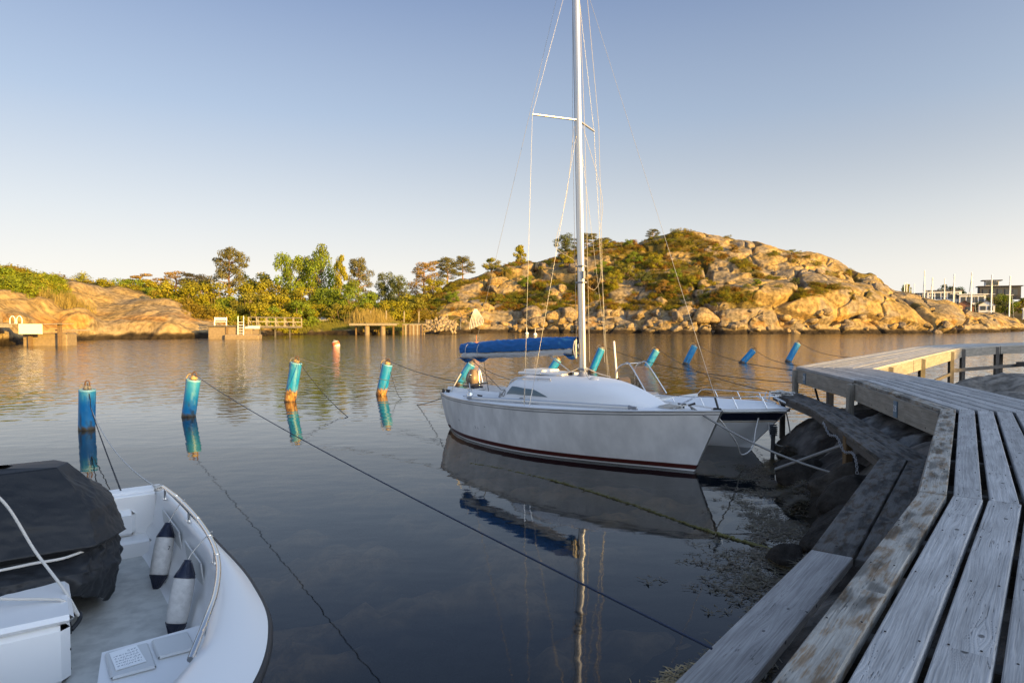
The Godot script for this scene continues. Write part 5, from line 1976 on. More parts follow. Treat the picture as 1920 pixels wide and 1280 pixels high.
func make_posts_and_lines() -> void:
	var r := RandomNumberGenerator.new()
	r.seed = 17
	for k in POSTS.size():
		var q: Array = POSTS[k]
		var foot := Vector3(q[0], 0, q[1])
		var top := Vector3(q[2], q[3], q[1])
		var f := aim(foot, top)
		var h := foot.distance_to(top)
		var o := thing("mooring_post", q[4], "mooring post", f, "row of blue mooring posts")
		var rusty := k in [2, 3]
		var low := 0.30 if k == 2 else 0.19
		var fade := r.randf_range(0.3, 1.3)
		var grime := r.randf_range(0.0, 0.12)
		var pb := Builder.new()
		var rows := []
		var cols := []
		var nz := noise(FastNoiseLite.TYPE_SIMPLEX_SMOOTH, 2.2, 3, 200 + k)
		for i in 27:
			var y := lerpf(-1.2, h, i / 26.0) if i < 3 else lerpf(-0.15, h, (i - 2) / 24.0)
			var pr := PackedVector3Array()
			var cc := PackedColorArray()
			for s in 25:
				var w := TAU * s / 24.0
				var d := Vector3(cos(w), 0, sin(w))
				pr.append(d * 0.155 + Vector3(0, y, 0))
				var n := nz.get_noise_3d(d.x * 0.8, y * 1.2, d.z * 0.8)
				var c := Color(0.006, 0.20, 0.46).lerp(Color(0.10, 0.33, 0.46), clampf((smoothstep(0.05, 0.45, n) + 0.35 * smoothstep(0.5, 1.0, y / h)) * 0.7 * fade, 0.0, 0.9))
				c = c.lerp(Color(0.05, 0.055, 0.05), 0.8 * smoothstep(0.14 - grime, 0.3, nz.get_noise_3d(d.x * 0.7 + 9.0, y, d.z * 0.7)) * smoothstep(0.42, 0.22, y))
				var band := smoothstep(low + 0.05, low - 0.02, y + 0.12 * n) if rusty else smoothstep(0.10, 0.04, y + 0.05 * n)
				var crust := nz.get_noise_3d(d.x * 2.2 + 5.0, y * 5.0, d.z * 2.2)
				c = c.lerp(Color(0.38, 0.17, 0.03).lerp(Color(0.10, 0.06, 0.03), smoothstep(-0.05, 0.3, crust)).lerp(Color(0.5, 0.33, 0.12), smoothstep(0.1, 0.4, -crust)) if rusty else Color(0.13, 0.09, 0.04), band)
				c = c.lerp(Color(0.05, 0.035, 0.02), smoothstep(0.05, 0.0, y + 0.05 * n))
				cc.append(c)
			rows.append(pr)
			cols.append(cc)
		pb.grid(rows, true, 1, 1, cols)
		piece("pipe", pb, M.pipe, o)
		var cb := Builder.new()
		cb.lathe([Vector2(0.157, h - 0.03), Vector2(0.157, h + 0.004), Vector2(0.140, h + 0.006), Vector2(0.138, h - 0.02)], Transform3D.IDENTITY, 24)
		piece("rim", cb, M.blue_pale, o)
		var wd := Builder.new()
		wd.lathe([Vector2(0.139, h - 0.012), Vector2(0.10, h - 0.004), Vector2(0.001, h - 0.002)], Transform3D.IDENTITY, 20)
		piece("timber_core", wd, M.core, o)
		var sb := Builder.new()
		sb.tube([Vector3(-0.05, h - 0.01, 0), Vector3(-0.045, h + 0.15, 0), Vector3(-0.02, h + 0.18, 0), Vector3(0.02, h + 0.18, 0), Vector3(0.045, h + 0.15, 0), Vector3(0.05, h - 0.01, 0)], 0.014, 7)
		piece("staple", sb, M.rust, o)
		var rp := []
		for i in 46:
			var w := i * 0.75
			rp.append(Vector3(0.065 * cos(w) + 0.02 * sin(i * 1.7), h + 0.01 + 0.0016 * i, 0.05 * sin(w)))
		piece("rope_turns", rope(rp, 0.008), M.rope_tan if k % 2 == 1 or k == 2 else M.rope_grey, o)
		var tail := curve([Vector3(0.05, h + 0.10, 0.02), Vector3(0.15, h + 0.10, 0.05), Vector3(0.20, h + 0.0, 0.07), Vector3(0.195, h - 0.12 - 0.1 * r.randf(), 0.08)], 6)
		piece("rope_tail", rope(tail, 0.013 if k == 1 else 0.010), M.rope_tan if k in [1, 3, 8, 9] else M.rope_grey, o)
	var sb_frame := frame(Vector3(-1.0, 0, -14.3), Vector3(0.666, 0, 0.746))
	var nb_frame := frame(Vector3(-4.14, 0, -6.26), Vector3(0.58, 0, 0.8146))
	var lines := [
		[sag(post_top(1), Vector3(0.81, 0.96, -2.72), 0.10, 40), 0.0055, M.rope_blue, "long dark blue mooring line crossing the water to the pale step board"],
		[sag(post_top(2), sb_frame * Vector3(0.06, 0.84, 0.5), 0.10, 20), 0.006, M.rope_tan, "thin tan line from the rusty-footed post towards the sailing boat's stern"],
		[sag(post_top(2), Vector3(-3.73, -0.02, -15.6), 0.12, 20), 0.008, M.rope_dark, "dark line from the tall rusty-footed post down into the water"],
		[curve([post_top(3), Vector3(-3.55, 0.55, -20.1), Vector3(-3.16, 0.03, -19.2), Vector3(-2.5, 0.0, -17.9), sb_frame * Vector3(-0.02, 0.70, 0.3)], 8), 0.008, M.rope_dark, "slack dark line dipping into the water beside the fourth post"],
		[sag(post_top(3), sb_frame * Vector3(0.10, 0.85, -0.5), 0.12, 20), 0.008, M.rope_dark, "dark line from the narrow-footed post to the sailing boat's far stern corner"],
		[sag(post_top(4), sb_frame * Vector3(1.4, 1.0, -0.4), 0.10, 16), 0.007, M.rope_dark, "dark line from the post behind the sailing boat's stern to its cockpit"],
		[[post_top(0), Vector3(-8.55, 0.62, -13.78)] + sag(Vector3(-8.53, 0.50, -13.74), nb_frame * Vector3(0.12, 0.66, -0.44), 0.03), 0.008, M.rope_dark, "dark line from the nearest post to the near motorboat's stern"],
		[sag(Vector3(-8.53, 0.50, -13.74), nb_frame * Vector3(0.42, 0.70, -0.72), 0.22), 0.008, M.rope_white, "pale slack line from the nearest post to the near motorboat's handrail"],
		[sag(post_top(6), Vector3(5.6, 1.0, -13.6), 0.25, 24), 0.008, M.rope_dark, "dark line from the post beside the mast towards the jetty"],
		[sag(post_top(7), Vector3(4.75, 0.95, -12.3), 0.25, 24), 0.008, M.rope_dark, "dark line from the shaded post to the lower step"],
		[sag(post_top(8), Vector3(5.6, 1.25, -13.5), 0.2, 24), 0.008, M.rope_dark, "dark line from the pale-sided post to the jetty's bend"],
		[sag(post_top(9), Vector3(6.2, 1.28, -14.2), 0.2, 24), 0.008, M.rope_dark, "dark line from the lowest post to the jetty's bend"],
		[sag(post_top(10), Vector3(8.6, 1.30, -16.9), 0.2, 24), 0.008, M.rope_dark, "dark line from the last post to the sunlit jetty"],
		[sag(sb_frame * Vector3(5.55, 1.0, 0.1), Vector3(3.97, 0.42, -7.99), 0.12, 20), 0.014, M.rope_grey, "grey bow line from the sailing boat down to the dark rock"],
		[curve([sb_frame * Vector3(5.9, 0.97, 0.03), Vector3(3.42, 0.42, -10.4), Vector3(3.62, 0.14, -10.7), Vector3(3.9, 0.20, -11.0), Vector3(4.15, 0.5, -11.5), Vector3(4.62, 0.95, -12.35)], 8), 0.012, M.rope_white, "pale rope looping low from the sailing boat's bow up to the step's end"],
		[curve([Vector3(4.70, 0.95, -12.4), Vector3(4.45, 0.55, -11.8), Vector3(4.40, 0.20, -11.4), Vector3(4.75, 0.15, -11.6), Vector3(4.95, 0.5, -12.2), Vector3(4.95, 0.8, -12.5)], 8), 0.012, M.rope_white, "pale rope bight hanging under the far end of the lower step"],
		[curve([Vector3(5.75, 0.95, -12.9), Vector3(5.8, 0.62, -12.7), Vector3(6.0, 0.55, -12.5), Vector3(6.3, 0.55, -12.4)], 8), 0.022, M.rope_dark, "thick dark rope drooping beneath the jetty's bend"],
		[[Vector3(3.62, 0.22, -9.3), Vector3(4.06, 0.76, -8.25)], 0.022, M.rope_grey, "grey pole slanting from the rock up to the step's support"],
		[[Vector3(5.5, 0.55, -10.3), Vector3(4.75, 0.35, -8.9)], 0.03, M.rope_grey, "grey pole slanting under the jetty"]]
	for q in lines:
		tag(piece("mooring_line" if not "pole" in q[3] else "slanting_pole", rope(q[0], q[1]), q[2]), q[3], "rope" if not "pole" in q[3] else "pole")
	# old rope grown over with weed, lying just under the surface
	var old := curve([Vector3(-0.67, 0.0, -10.72), Vector3(-0.08, 0.0, -10.26), Vector3(0.67, 0.0, -9.43), Vector3(1.29, 0.0, -8.59), Vector3(1.74, 0.0, -7.89), Vector3(2.04, 0.0, -7.38), Vector3(2.36, 0.0, -6.94), Vector3(2.75, 0.0, -6.5)], 26)
	var wn := noise(FastNoiseLite.TYPE_SIMPLEX_SMOOTH, 1.7, 3, 61)
	var wb := Builder.new()
	var rads := []
	for i in old.size():
		var p: Vector3 = old[i]
		var n := wn.get_noise_2d(i * 0.30, 0.0)
		p.y = 0.004 + 0.02 * n - 0.012 * (1.0 - smoothstep(20.0, 60.0, float(i)))
		p.x += 0.03 * wn.get_noise_2d(i * 0.12, 9.0)
		old[i] = p
		rads.append(0.008 + 0.010 * maxf(0.0, wn.get_noise_2d(i * 0.6, 40.0)) + 0.010 * smoothstep(120.0, 150.0, float(i)))
		for k in 5:
			var a := r.randf() * TAU
			var d := Vector3(cos(a), 0.05, sin(a)) * r.randf_range(0.015, 0.05)
			wb.col = Color(1, 1, 1) * r.randf_range(0.6, 1.6)
			wb.tube([p, p + d * 0.5 + Vector3(0, 0.006, 0), p + d], 0.0025, 3, false)
	wb.col = Color.WHITE
	wb.tube(old, rads, 6)
	tag(piece("weedy_rope", wb, M.weed_rope), "yellow-green weed-covered rope lying at the water's surface", "rope")
	# dark mooring stake beside the motorboat's stem
	var stake := thing("mooring_stake", "dark stubby mooring stake wrapped in rope under the step's far end", "mooring stake")
	var b := Builder.new()
	b.tube([Vector3(4.22, -0.3, -11.0), Vector3(4.24, 0.52, -11.0)], 0.035, 8)
	piece("stake", b, M.rubber, stake)
	var t := []
	for k in 40:
		t.append(Vector3(4.24 + 0.05 * cos(k * 0.8), 0.40 + 0.004 * k, -11.0 + 0.05 * sin(k * 0.8)))
	piece("rope_turns", rope(t, 0.014), M.rope_dark, stake)

# ---------------------------------------------------------------- jetties and things along the far shore
func slab(c: Vector3, s: Vector3, yaw := 0.0, bev := 0.01) -> Builder:
	var b := Builder.new()
	b.box(s, Transform3D(Basis(Vector3.UP, yaw), c), bev)
	return b

func make_far_jetties() -> void:
	# bathing jetty on the left rocks
	var a := thing("bathing_jetty", "sunlit wooden bathing jetty with white end board on the left rocks", "jetty")
	for k in 6:
		piece("plank", slab(Vector3(-41.2, 1.78, -54.4 - k * 0.36), Vector3(10.0, 0.05, 0.34), 0.0, 0.0), M.pale_timber, a)
	piece("front_beam", slab(Vector3(-43.0, 1.62, -54.3), Vector3(6.4, 0.24, 0.08), 0.0), M.pale_timber, a)
	piece("white_board", slab(Vector3(-38.3, 1.38, -54.25), Vector3(1.85, 0.80, 0.10), 0.0), mat(lin(0.78, 0.72, 0.60), 0.7), a)
	for x in [-44.5, -42.3, -39.0, -36.6]:
		piece("pile", slab(Vector3(x, 0.7, -55.2), Vector3(0.25, 2.4, 0.25)), M.brown_timber, a)
	piece("plank", slab(Vector3(-36.2, 1.25, -56.2), Vector3(2.6, 0.10, 0.5)), M.pale_timber, a)
	for s in 2:
		var x := -39.9 + s * 0.55
		piece("ladder_hoop", rope(curve([Vector3(x - 0.2, 1.75, -54.5), Vector3(x - 0.2, 2.2, -54.5), Vector3(x, 2.42, -54.5), Vector3(x + 0.2, 2.2, -54.5), Vector3(x + 0.2, 1.75, -54.5)], 4), 0.035, 6), M.gel, a)
	var foot := thing("concrete_block", "low concrete footing under the left bathing jetty", "concrete block", Transform3D(Basis.IDENTITY, Vector3(-38.2, 0.35, -56.4)))
	piece("block", slab(Vector3.ZERO, Vector3(3.4, 1.3, 1.6), 0.1, 0.08), M.concrete, foot)
	# concrete landing with bench, ladder and footbridge
	var c := thing("concrete_landing", "concrete landing with white ladder at the end of the railed footbridge", "landing")
	piece("block", slab(Vector3(-30.4, 0.55, -74.6), Vector3(4.6, 1.5, 2.6), 0.05, 0.06), M.concrete, c)
	piece("lower_block", slab(Vector3(-29.0, 0.12, -73.6), Vector3(3.6, 0.7, 1.4), 0.1, 0.1), M.concrete, c)
	piece("slab_top", slab(Vector3(-30.4, 1.36, -74.6), Vector3(4.9, 0.12, 2.9), 0.05, 0.02), M.timber, c)
	piece("white_beam", slab(Vector3(-27.9, 1.25, -73.3), Vector3(1.6, 0.32, 0.10), 0.0), mat(lin(0.75, 0.70, 0.60), 0.7), c)
	piece("leaning_plank", slab(Vector3(-30.6, 0.65, -73.2), Vector3(0.22, 1.4, 0.08), 0.0), M.brown_timber, c)
	var lad := Builder.new()
	for x in [-29.35, -28.75]:
		lad.tube([Vector3(x, 0.1, -73.0), Vector3(x, 2.45, -73.1)], 0.045, 6)
	for k in 6:
		lad.tube([Vector3(-29.35, 0.3 + k * 0.3, -73.0), Vector3(-28.75, 0.3 + k * 0.3, -73.0)], 0.03, 5)
	piece("ladder", lad, M.gel, c)
	var bench := thing("white_bench", "small white slatted bench on the concrete landing", "bench", Transform3D(Basis(Vector3.UP, 0.3), Vector3(-32.0, 1.42, -74.9)))
	piece("seat", slab(Vector3(0, 0.42, 0), Vector3(1.3, 0.06, 0.45)), M.gel, bench)
	piece("backrest", slab(Vector3(0, 0.80, -0.22), Vector3(1.3, 0.14, 0.05)), M.gel, bench)
	piece("backrest", slab(Vector3(0, 0.62, -0.22), Vector3(1.3, 0.08, 0.05)), M.gel, bench)
	for x in [-0.6, 0.6]:
		piece("leg", slab(Vector3(x, 0.45, -0.22), Vector3(0.08, 0.9, 0.08)), M.gel, bench)
		piece("leg", slab(Vector3(x, 0.22, 0.2), Vector3(0.08, 0.44, 0.08)), M.gel, bench)
	var f := thing("footbridge", "wooden footbridge with weathered railing leading to the concrete landing", "footbridge")
	var fa := Vector3(-28.6, 1.36, -75.2)
	var fb := Vector3(-25.6, 1.25, -81.5)
	var dir := (fb - fa).normalized()
	var side := dir.cross(Vector3.UP).normalized()
	for k in 18:
		var p := fa.lerp(fb, (k + 0.5) / 18.0)
		var b := Builder.new()
		b.box(Vector3(0.38, 0.05, 1.3), Transform3D(Basis(dir, Vector3.UP, side), p))
		piece("plank", b, M.pale_timber if k % 3 else M.timber, f)
	for s in [-0.6, 0.6]:
		piece("bearer", beam(fa + side * s - Vector3.UP * 0.12, fb + side * s - Vector3.UP * 0.12, 0.2, 0.1), M.timber, f)
		piece("handrail", beam(fa + side * s + Vector3.UP * 0.98, fb + side * s + Vector3.UP * 0.98, 0.12, 0.08), M.timber, f)
		piece("middle_rail", beam(fa + side * s + Vector3.UP * 0.5, fb + side * s + Vector3.UP * 0.5, 0.10, 0.05), M.pale_timber, f)
		for k in 6:
			var p = fa.lerp(fb, k / 5.0) + side * s
			piece("rail_post", upright(p - Vector3.UP * 0.1, p + Vector3.UP * 1.0, 0.10), M.pale_timber, f)
			if k % 2 == 0:
				piece("brace", upright(p + Vector3.UP * 0.05 + dir * 0.55, p + Vector3.UP * 0.75, 0.07), M.pale_timber, f)
	for k in 3:
		var p := fa.lerp(fb, 0.15 + 0.33 * k)
		piece("trestle", upright(Vector3(p.x, -0.5, p.z), p - Vector3.UP * 0.1, 0.16), M.timber, f)
	# small jetty on two concrete legs, and the box landing beside it
	var s2 := thing("small_jetty", "low wooden jetty standing on two round concrete legs below the reeds", "jetty")
	for k in 7:
		piece("plank", slab(Vector3(-18.2 + 0.08 * k, 1.48, -90.0 - 0.42 * k), Vector3(6.6 - 0.4 * k, 0.07, 0.4), -0.04), M.pale_timber, s2)
	piece("front_beam", slab(Vector3(-18.3, 1.34, -89.8), Vector3(6.3, 0.2, 0.12), -0.03), M.pale_timber, s2)
	for x in [-19.2, -17.1]:
		var b := Builder.new()
		b.tube([Vector3(x, -0.8, -90.3), Vector3(x, 1.3, -90.3)], 0.33, 14)
		piece("leg", b, M.concrete, s2)
	for x in [-20.9, -15.9]:
		piece("leg", slab(Vector3(x, 0.4, -91.5), Vector3(0.22, 1.8, 0.22)), M.brown_timber, s2)
	var bx := thing("box_landing", "boxy sunlit timber landing right of the low jetty", "landing")
	piece("deck", slab(Vector3(-13.1, 1.36, -91.6), Vector3(3.0, 0.16, 2.4), 0.0, 0.02), M.pale_timber, bx)
	for k in 9:
		piece("board", slab(Vector3(-14.1 + k * 0.26, 0.55, -90.5), Vector3(0.235, 1.5, 0.06)), M.brown_timber if k % 2 else M.pale_timber, bx)
	for x in [-14.45, -13.6, -11.9]:
		piece("pile", slab(Vector3(x, 0.3, -90.35), Vector3(0.16, 2.2, 0.16)), M.brown_timber, bx)
	# heap of split stones
	var heap := thing("stone_heap", "heap of pale split stones on the shore right of the box landing", "stone heap")
	var shapes := [boulder_mesh(91, 0.7), boulder_mesh(92, 0.6), boulder_mesh(93, 0.8), boulder_mesh(94, 0.65)]
	var tones := [rock(lin(0.38, 0.29, 0.18), 0.8, 3.0, M.rock.albedo_texture), rock(lin(0.28, 0.22, 0.155), 0.8, 3.0, M.rock.albedo_texture), rock(lin(0.44, 0.34, 0.22), 0.8, 3.0, M.rock.albedo_texture)]
	for k in 130:
		var x := rng.randf_range(-12.0, -7.6)
		var t := rng.randf()
		var hh := (1.0 - absf((x + 9.8) / 2.4)) * 0.6 + 1.7 * t
		var o := piece("stone", shapes[rng.randi() % 4], tones[rng.randi() % 3], heap)
		var s := rng.randf_range(0.16, 0.36)
		o.transform = Transform3D(Basis.from_euler(Vector3(rng.randf() * TAU, rng.randf() * TAU, rng.randf() * TAU)).scaled_local(Vector3(s * 1.4, s, s)), Vector3(x, maxf(0.05, hh), -92.8 - 2.6 * t))
	# upturned dinghy
	var dg := thing("upturned_dinghy", "pale upturned dinghy lying in the grass by the round bush", "dinghy", Transform3D(Basis(Vector3.UP, 0.35), Vector3(-27.6, ground_at(-27.6, -100.0) + 0.05, -100.0)))
	var db := Builder.new()
	var rows := []
	for i in 15:
		var u := i / 14.0
		var pr := PackedVector3Array()
		for k in 13:
			var w := PI * k / 12.0
			var b := 0.75 * pow(sin(PI * clampf(u * 0.92 + 0.08, 0, 1)), 0.5)
			pr.append(Vector3(-1.7 + 3.4 * u, sin(w) * 0.75 * b + 0.15, cos(w) * b))
		rows.append(pr)
	db.grid(rows, false, 1, 1, [], Vector3.UP)
	piece("hull", db, mat(lin(0.50, 0.48, 0.44), 0.6), dg)
	piece("keel", slab(Vector3(0, 0.70, 0), Vector3(2.6, 0.06, 0.06)), M.pale_timber, dg)
	# fence behind the reeds
	var fence := thing("fence", "row of thin pale fence posts climbing behind the reeds", "fence")
	for q in [[-20.0, -96.5], [-18.0, -97.5], [-15.6, -98.5], [-13.6, -99.5], [-9.6, -100.5], [-7.6, -100.5]]:
		var g := ground_at(q[0], q[1])
		piece("fence_post", upright(Vector3(q[0], g - 0.4, q[1]), Vector3(q[0] + 0.05, g + 1.9, q[1]), 0.13), M.pale_timber, fence)
	# dead tree with a hung net on the shore
	var net := thing("net_frame", "bare branches and hung net on the shore behind the boom end", "net frame")
	var nb := Builder.new()
	for q in [[-8.4, 2.0, -4.6, 3.5], [-7.4, 1.6, -5.6, 3.0], [-6.6, 3.1, -5.2, 3.9], [-7.0, 2.0, -7.6, 3.2]]:
		nb.tube([Vector3(q[0], q[1], -98.6), Vector3(q[2], q[3], -98.2)], 0.07, 5)
	piece("branch", nb, M.bark, net)
	var mesh := Builder.new()
	for k in 9:
		var x := -5.9 + k * 0.22
		mesh.tube(curve([Vector3(-5.4 + 0.04 * k, 3.5, -98.2), Vector3(x, 2.0, -97.6), Vector3(x - 0.15, 0.6 + 0.08 * k, -97.4)], 4), 0.055, 4)
	piece("net", mesh, M.rope_white, net)
	# driftwood and rail
	for q in [[-27.4, -80.0, 1.9, 0.5], [-23.0, -90.3, 2.0, -0.4], [-25.2, -90.0, 1.4, 0.2]]:
		var g := ground_at(q[0], q[1])
		tag(piece("driftwood", rope([Vector3(q[0], g, q[1]), Vector3(q[0] + q[2] * 0.5, g + 0.25, q[1]), Vector3(q[0] + q[2], g + 0.35 + 0.2 * q[3], q[1] + 0.2)], 0.09, 6), M.pale_timber), ["bleached driftwood branch on the flat rock below the footbridge", "bleached driftwood branch left of the low jetty", "short driftwood branch on the low shore left of the low jetty"][used.get("driftwood", 1) - 1], "driftwood")

func make_small_things() -> void:
	# buoys
	var b := thing("buoy", "red and white barrel buoy floating alone left of the posts", "buoy", Transform3D(Basis(Vector3.BACK, 0.35), Vector3(-14.33, 0.08, -55.5)))
	var w := Builder.new()
	w.lathe([Vector2(0.001, -0.30), Vector2(0.22, -0.28), Vector2(0.29, -0.15), Vector2(0.30, 0.12), Vector2(0.27, 0.24), Vector2(0.18, 0.31), Vector2(0.001, 0.34)], Transform3D.IDENTITY, 18)
	piece("body", w, M.buoy_white, b)
	var rd := Builder.new()
	rd.lathe([Vector2(0.303, -0.02), Vector2(0.306, 0.12), Vector2(0.278, 0.24)], Transform3D.IDENTITY, 18)
	piece("red_band", rd, M.buoy_red, b)
	var eye := Builder.new()
	eye.tube(curve([Vector3(-0.05, 0.32, 0), Vector3(-0.04, 0.42, 0), Vector3(0.04, 0.42, 0), Vector3(0.05, 0.32, 0)], 4), 0.018, 5)
	piece("eye", eye, M.galv, b)
	var o := thing("buoy", "orange ball buoy with a thin stick above the blue sail cover's end", "buoy", Transform3D(Basis.IDENTITY, Vector3(-2.9, 0.12, -55.5)))
	var ob := Builder.new()
	ob.ball(Vector3.ZERO, Vector3(0.24, 0.25, 0.24), 12, 16)
	piece("ball", ob, M.orange, o)
	piece("stick", rope([Vector3(0, 0.2, 0), Vector3(0, 0.75, 0)], 0.02), M.orange, o)
	for q in [[2.08, -95.0, "left one of two small white pick-up buoys close to the far rocks"], [3.05, -89.5, "right one of two small white pick-up buoys close to the far rocks"]]:
		var s := thing("pickup_buoy", q[2], "buoy", Transform3D(Basis.IDENTITY, Vector3(q[0], 0.08, q[1])), "white pick-up buoys")
		var sb := Builder.new()
		sb.ball(Vector3.ZERO, Vector3(0.26, 0.20, 0.26), 8, 14)
		piece("float", sb, M.gel, s)
		piece("stick", rope([Vector3(0, 0.15, 0), Vector3(0, 0.85, 0)], 0.03), M.gel, s)

# ---------------------------------------------------------------- plants
func leaves(b: Builder, c: Vector3, r: Vector3, n: int, size: float, tone: Color, g: RandomNumberGenerator, shape := 0.5) -> void:
	for k in n:
		var d := Vector3(g.randfn(), g.randfn(), g.randfn()).normalized()
		var p := c + d * r * pow(g.randf_range(0.15, 1.0), 0.45)
		var nn := (d + Vector3(g.randfn(), g.randfn() + 0.3, g.randfn()) * 0.6).normalized()
		var t := nn.cross(Vector3(g.randfn(), g.randfn(), g.randfn())).normalized()
		var u := nn.cross(t)
		var s := size * g.randf_range(0.6, 1.3)
		var v := g.randf_range(0.72, 1.28)
		b.col = Color(tone.r * v * g.randf_range(0.92, 1.08), tone.g * v, tone.b * v)
		var i := b.vert(p - t * s, nn)
		b.vert(p + u * s * shape, nn); b.vert(p + t * s, nn); b.vert(p - u * s * shape, nn)
		b.face(i, i + 1, i + 2); b.face(i, i + 2, i + 3)
	b.col = Color.WHITE

# prototypes are one metre high and about one metre wide; each copy is scaled to its own height and spread
func plant(kind: String, seed_: int) -> Node3D:
	var g := RandomNumberGenerator.new()
	g.seed = seed_
	var o := Node3D.new()
	var wood := Builder.new()
	var crown := Builder.new()
	var leaf_m: Material = M.leaf_green
	var bark: Material = M.bark
	match kind:
		"leaf", "spindle", "dark":
			var n := 26 if kind != "spindle" else 22
			wood.tube([Vector3(0, -0.05, 0), Vector3(0.01, 0.4, 0), Vector3(0, 0.9, 0.01)], [0.030, 0.022, 0.005], 7)
			for k in n:
				var f := (k + 0.5) / n
				var y := lerpf(0.16, 0.93, f)
				var w := 0.46 * (sin(PI * pow(clampf(1.0 - (y - 0.08) / 0.92, 0, 1), 0.85) * 0.93 + 0.12)) if kind != "spindle" else 0.45 * pow(1.0 - y, 0.72) + 0.04
				var a := k * 2.4 + g.randf()
				var q := w * sqrt(g.randf()) * 0.95
				var c := Vector3(cos(a) * q, y + g.randf_range(-0.04, 0.04), sin(a) * q)
				wood.tube([Vector3(0, maxf(0.1, y - 0.18), 0), c], [0.010, 0.003], 5, false)
				var s := g.randf_range(0.10, 0.165) * (1.0 if kind != "spindle" else 0.8)
				var tv := g.randf_range(0.75, 1.3)
				leaves(crown, c, Vector3(s * 1.25, s * 0.75, s * 1.25), 210, 0.023, Color(tv * g.randf_range(0.9, 1.2), tv, tv), g)
			leaf_m = M.leaf_green if kind == "leaf" else M.leaf_yellow if kind == "spindle" else M.leaf_dark
		"pine", "rust":
			bark = M.bark_pine
			var lean := g.randf_range(-0.05, 0.05)
			wood.tube([Vector3(0, -0.05, 0), Vector3(lean, 0.35, 0), Vector3(lean * 0.6, 0.65, 0.02), Vector3(0, 0.93, 0)], [0.030, 0.024, 0.015, 0.004], 7)
			var n := 25
			for k in n:
				var f := (k + 0.5) / n
				var y := lerpf(0.34, 0.95, pow(f, 0.8)) if kind == "pine" else lerpf(0.06, 0.93, f)
				var w := 0.48 * pow(sin(PI * clampf((1.03 - y) / 0.95, 0.02, 0.9)), 0.6)
				var a := k * 2.4 + g.randf_range(-0.5, 0.5)
				var q := w * g.randf_range(0.35, 1.0)
				var c := Vector3(cos(a) * q, y, sin(a) * q)
				wood.tube([Vector3(lean * 0.7, y - 0.07, 0), c * Vector3(0.5, 1, 0.5) - Vector3(0, 0.025, 0), c], [0.011, 0.007, 0.003], 5, false)
				var s := g.randf_range(0.09, 0.155)
				var tv := g.randf_range(0.7, 1.3)
				leaves(crown, c, Vector3(s * 1.35, s * 0.48, s * 1.35), 200, 0.026, Color(tv, tv, tv), g, 0.28)
			leaf_m = M.leaf_pine if kind == "pine" else M.leaf_rust
		"shrub":
			for k in 24:
				var a := k * 2.4 + g.randf()
				var y := g.randf_range(0.12, 0.88)
				var q := 0.46 * sqrt(maxf(0.05, 1.0 - y * y)) * sqrt(g.randf())
				var c := Vector3(cos(a) * q, y, sin(a) * q)
				wood.tube([Vector3(c.x * 0.15, -0.1, c.z * 0.15), c], [0.012, 0.004], 5, false)
				var s := g.randf_range(0.11, 0.18)
				var tv := g.randf_range(0.75, 1.25)
				leaves(crown, c, Vector3(s, s * 0.85, s), 190, 0.026, Color(tv * g.randf_range(0.9, 1.15), tv, tv), g)
			leaf_m = M.leaf_olive
		"heath":
			for k in 12:
				var a := k * 2.4 + g.randf()
				var q := 0.42 * sqrt(g.randf())
				var c := Vector3(cos(a) * q, g.randf_range(0.1, 0.75) * (1.0 - q), sin(a) * q)
				var tv := g.randf_range(0.7, 1.3)
				leaves(crown, c, Vector3(0.17, 0.22, 0.17), 60, 0.045, Color(tv, tv, tv), g, 0.35)
			leaf_m = M.heath
	if wood.v.size():
		piece("trunk" if kind != "shrub" else "stems", wood, bark, o)
	piece("crown" if kind != "heath" else "foliage", crown, leaf_m, o)
	return o

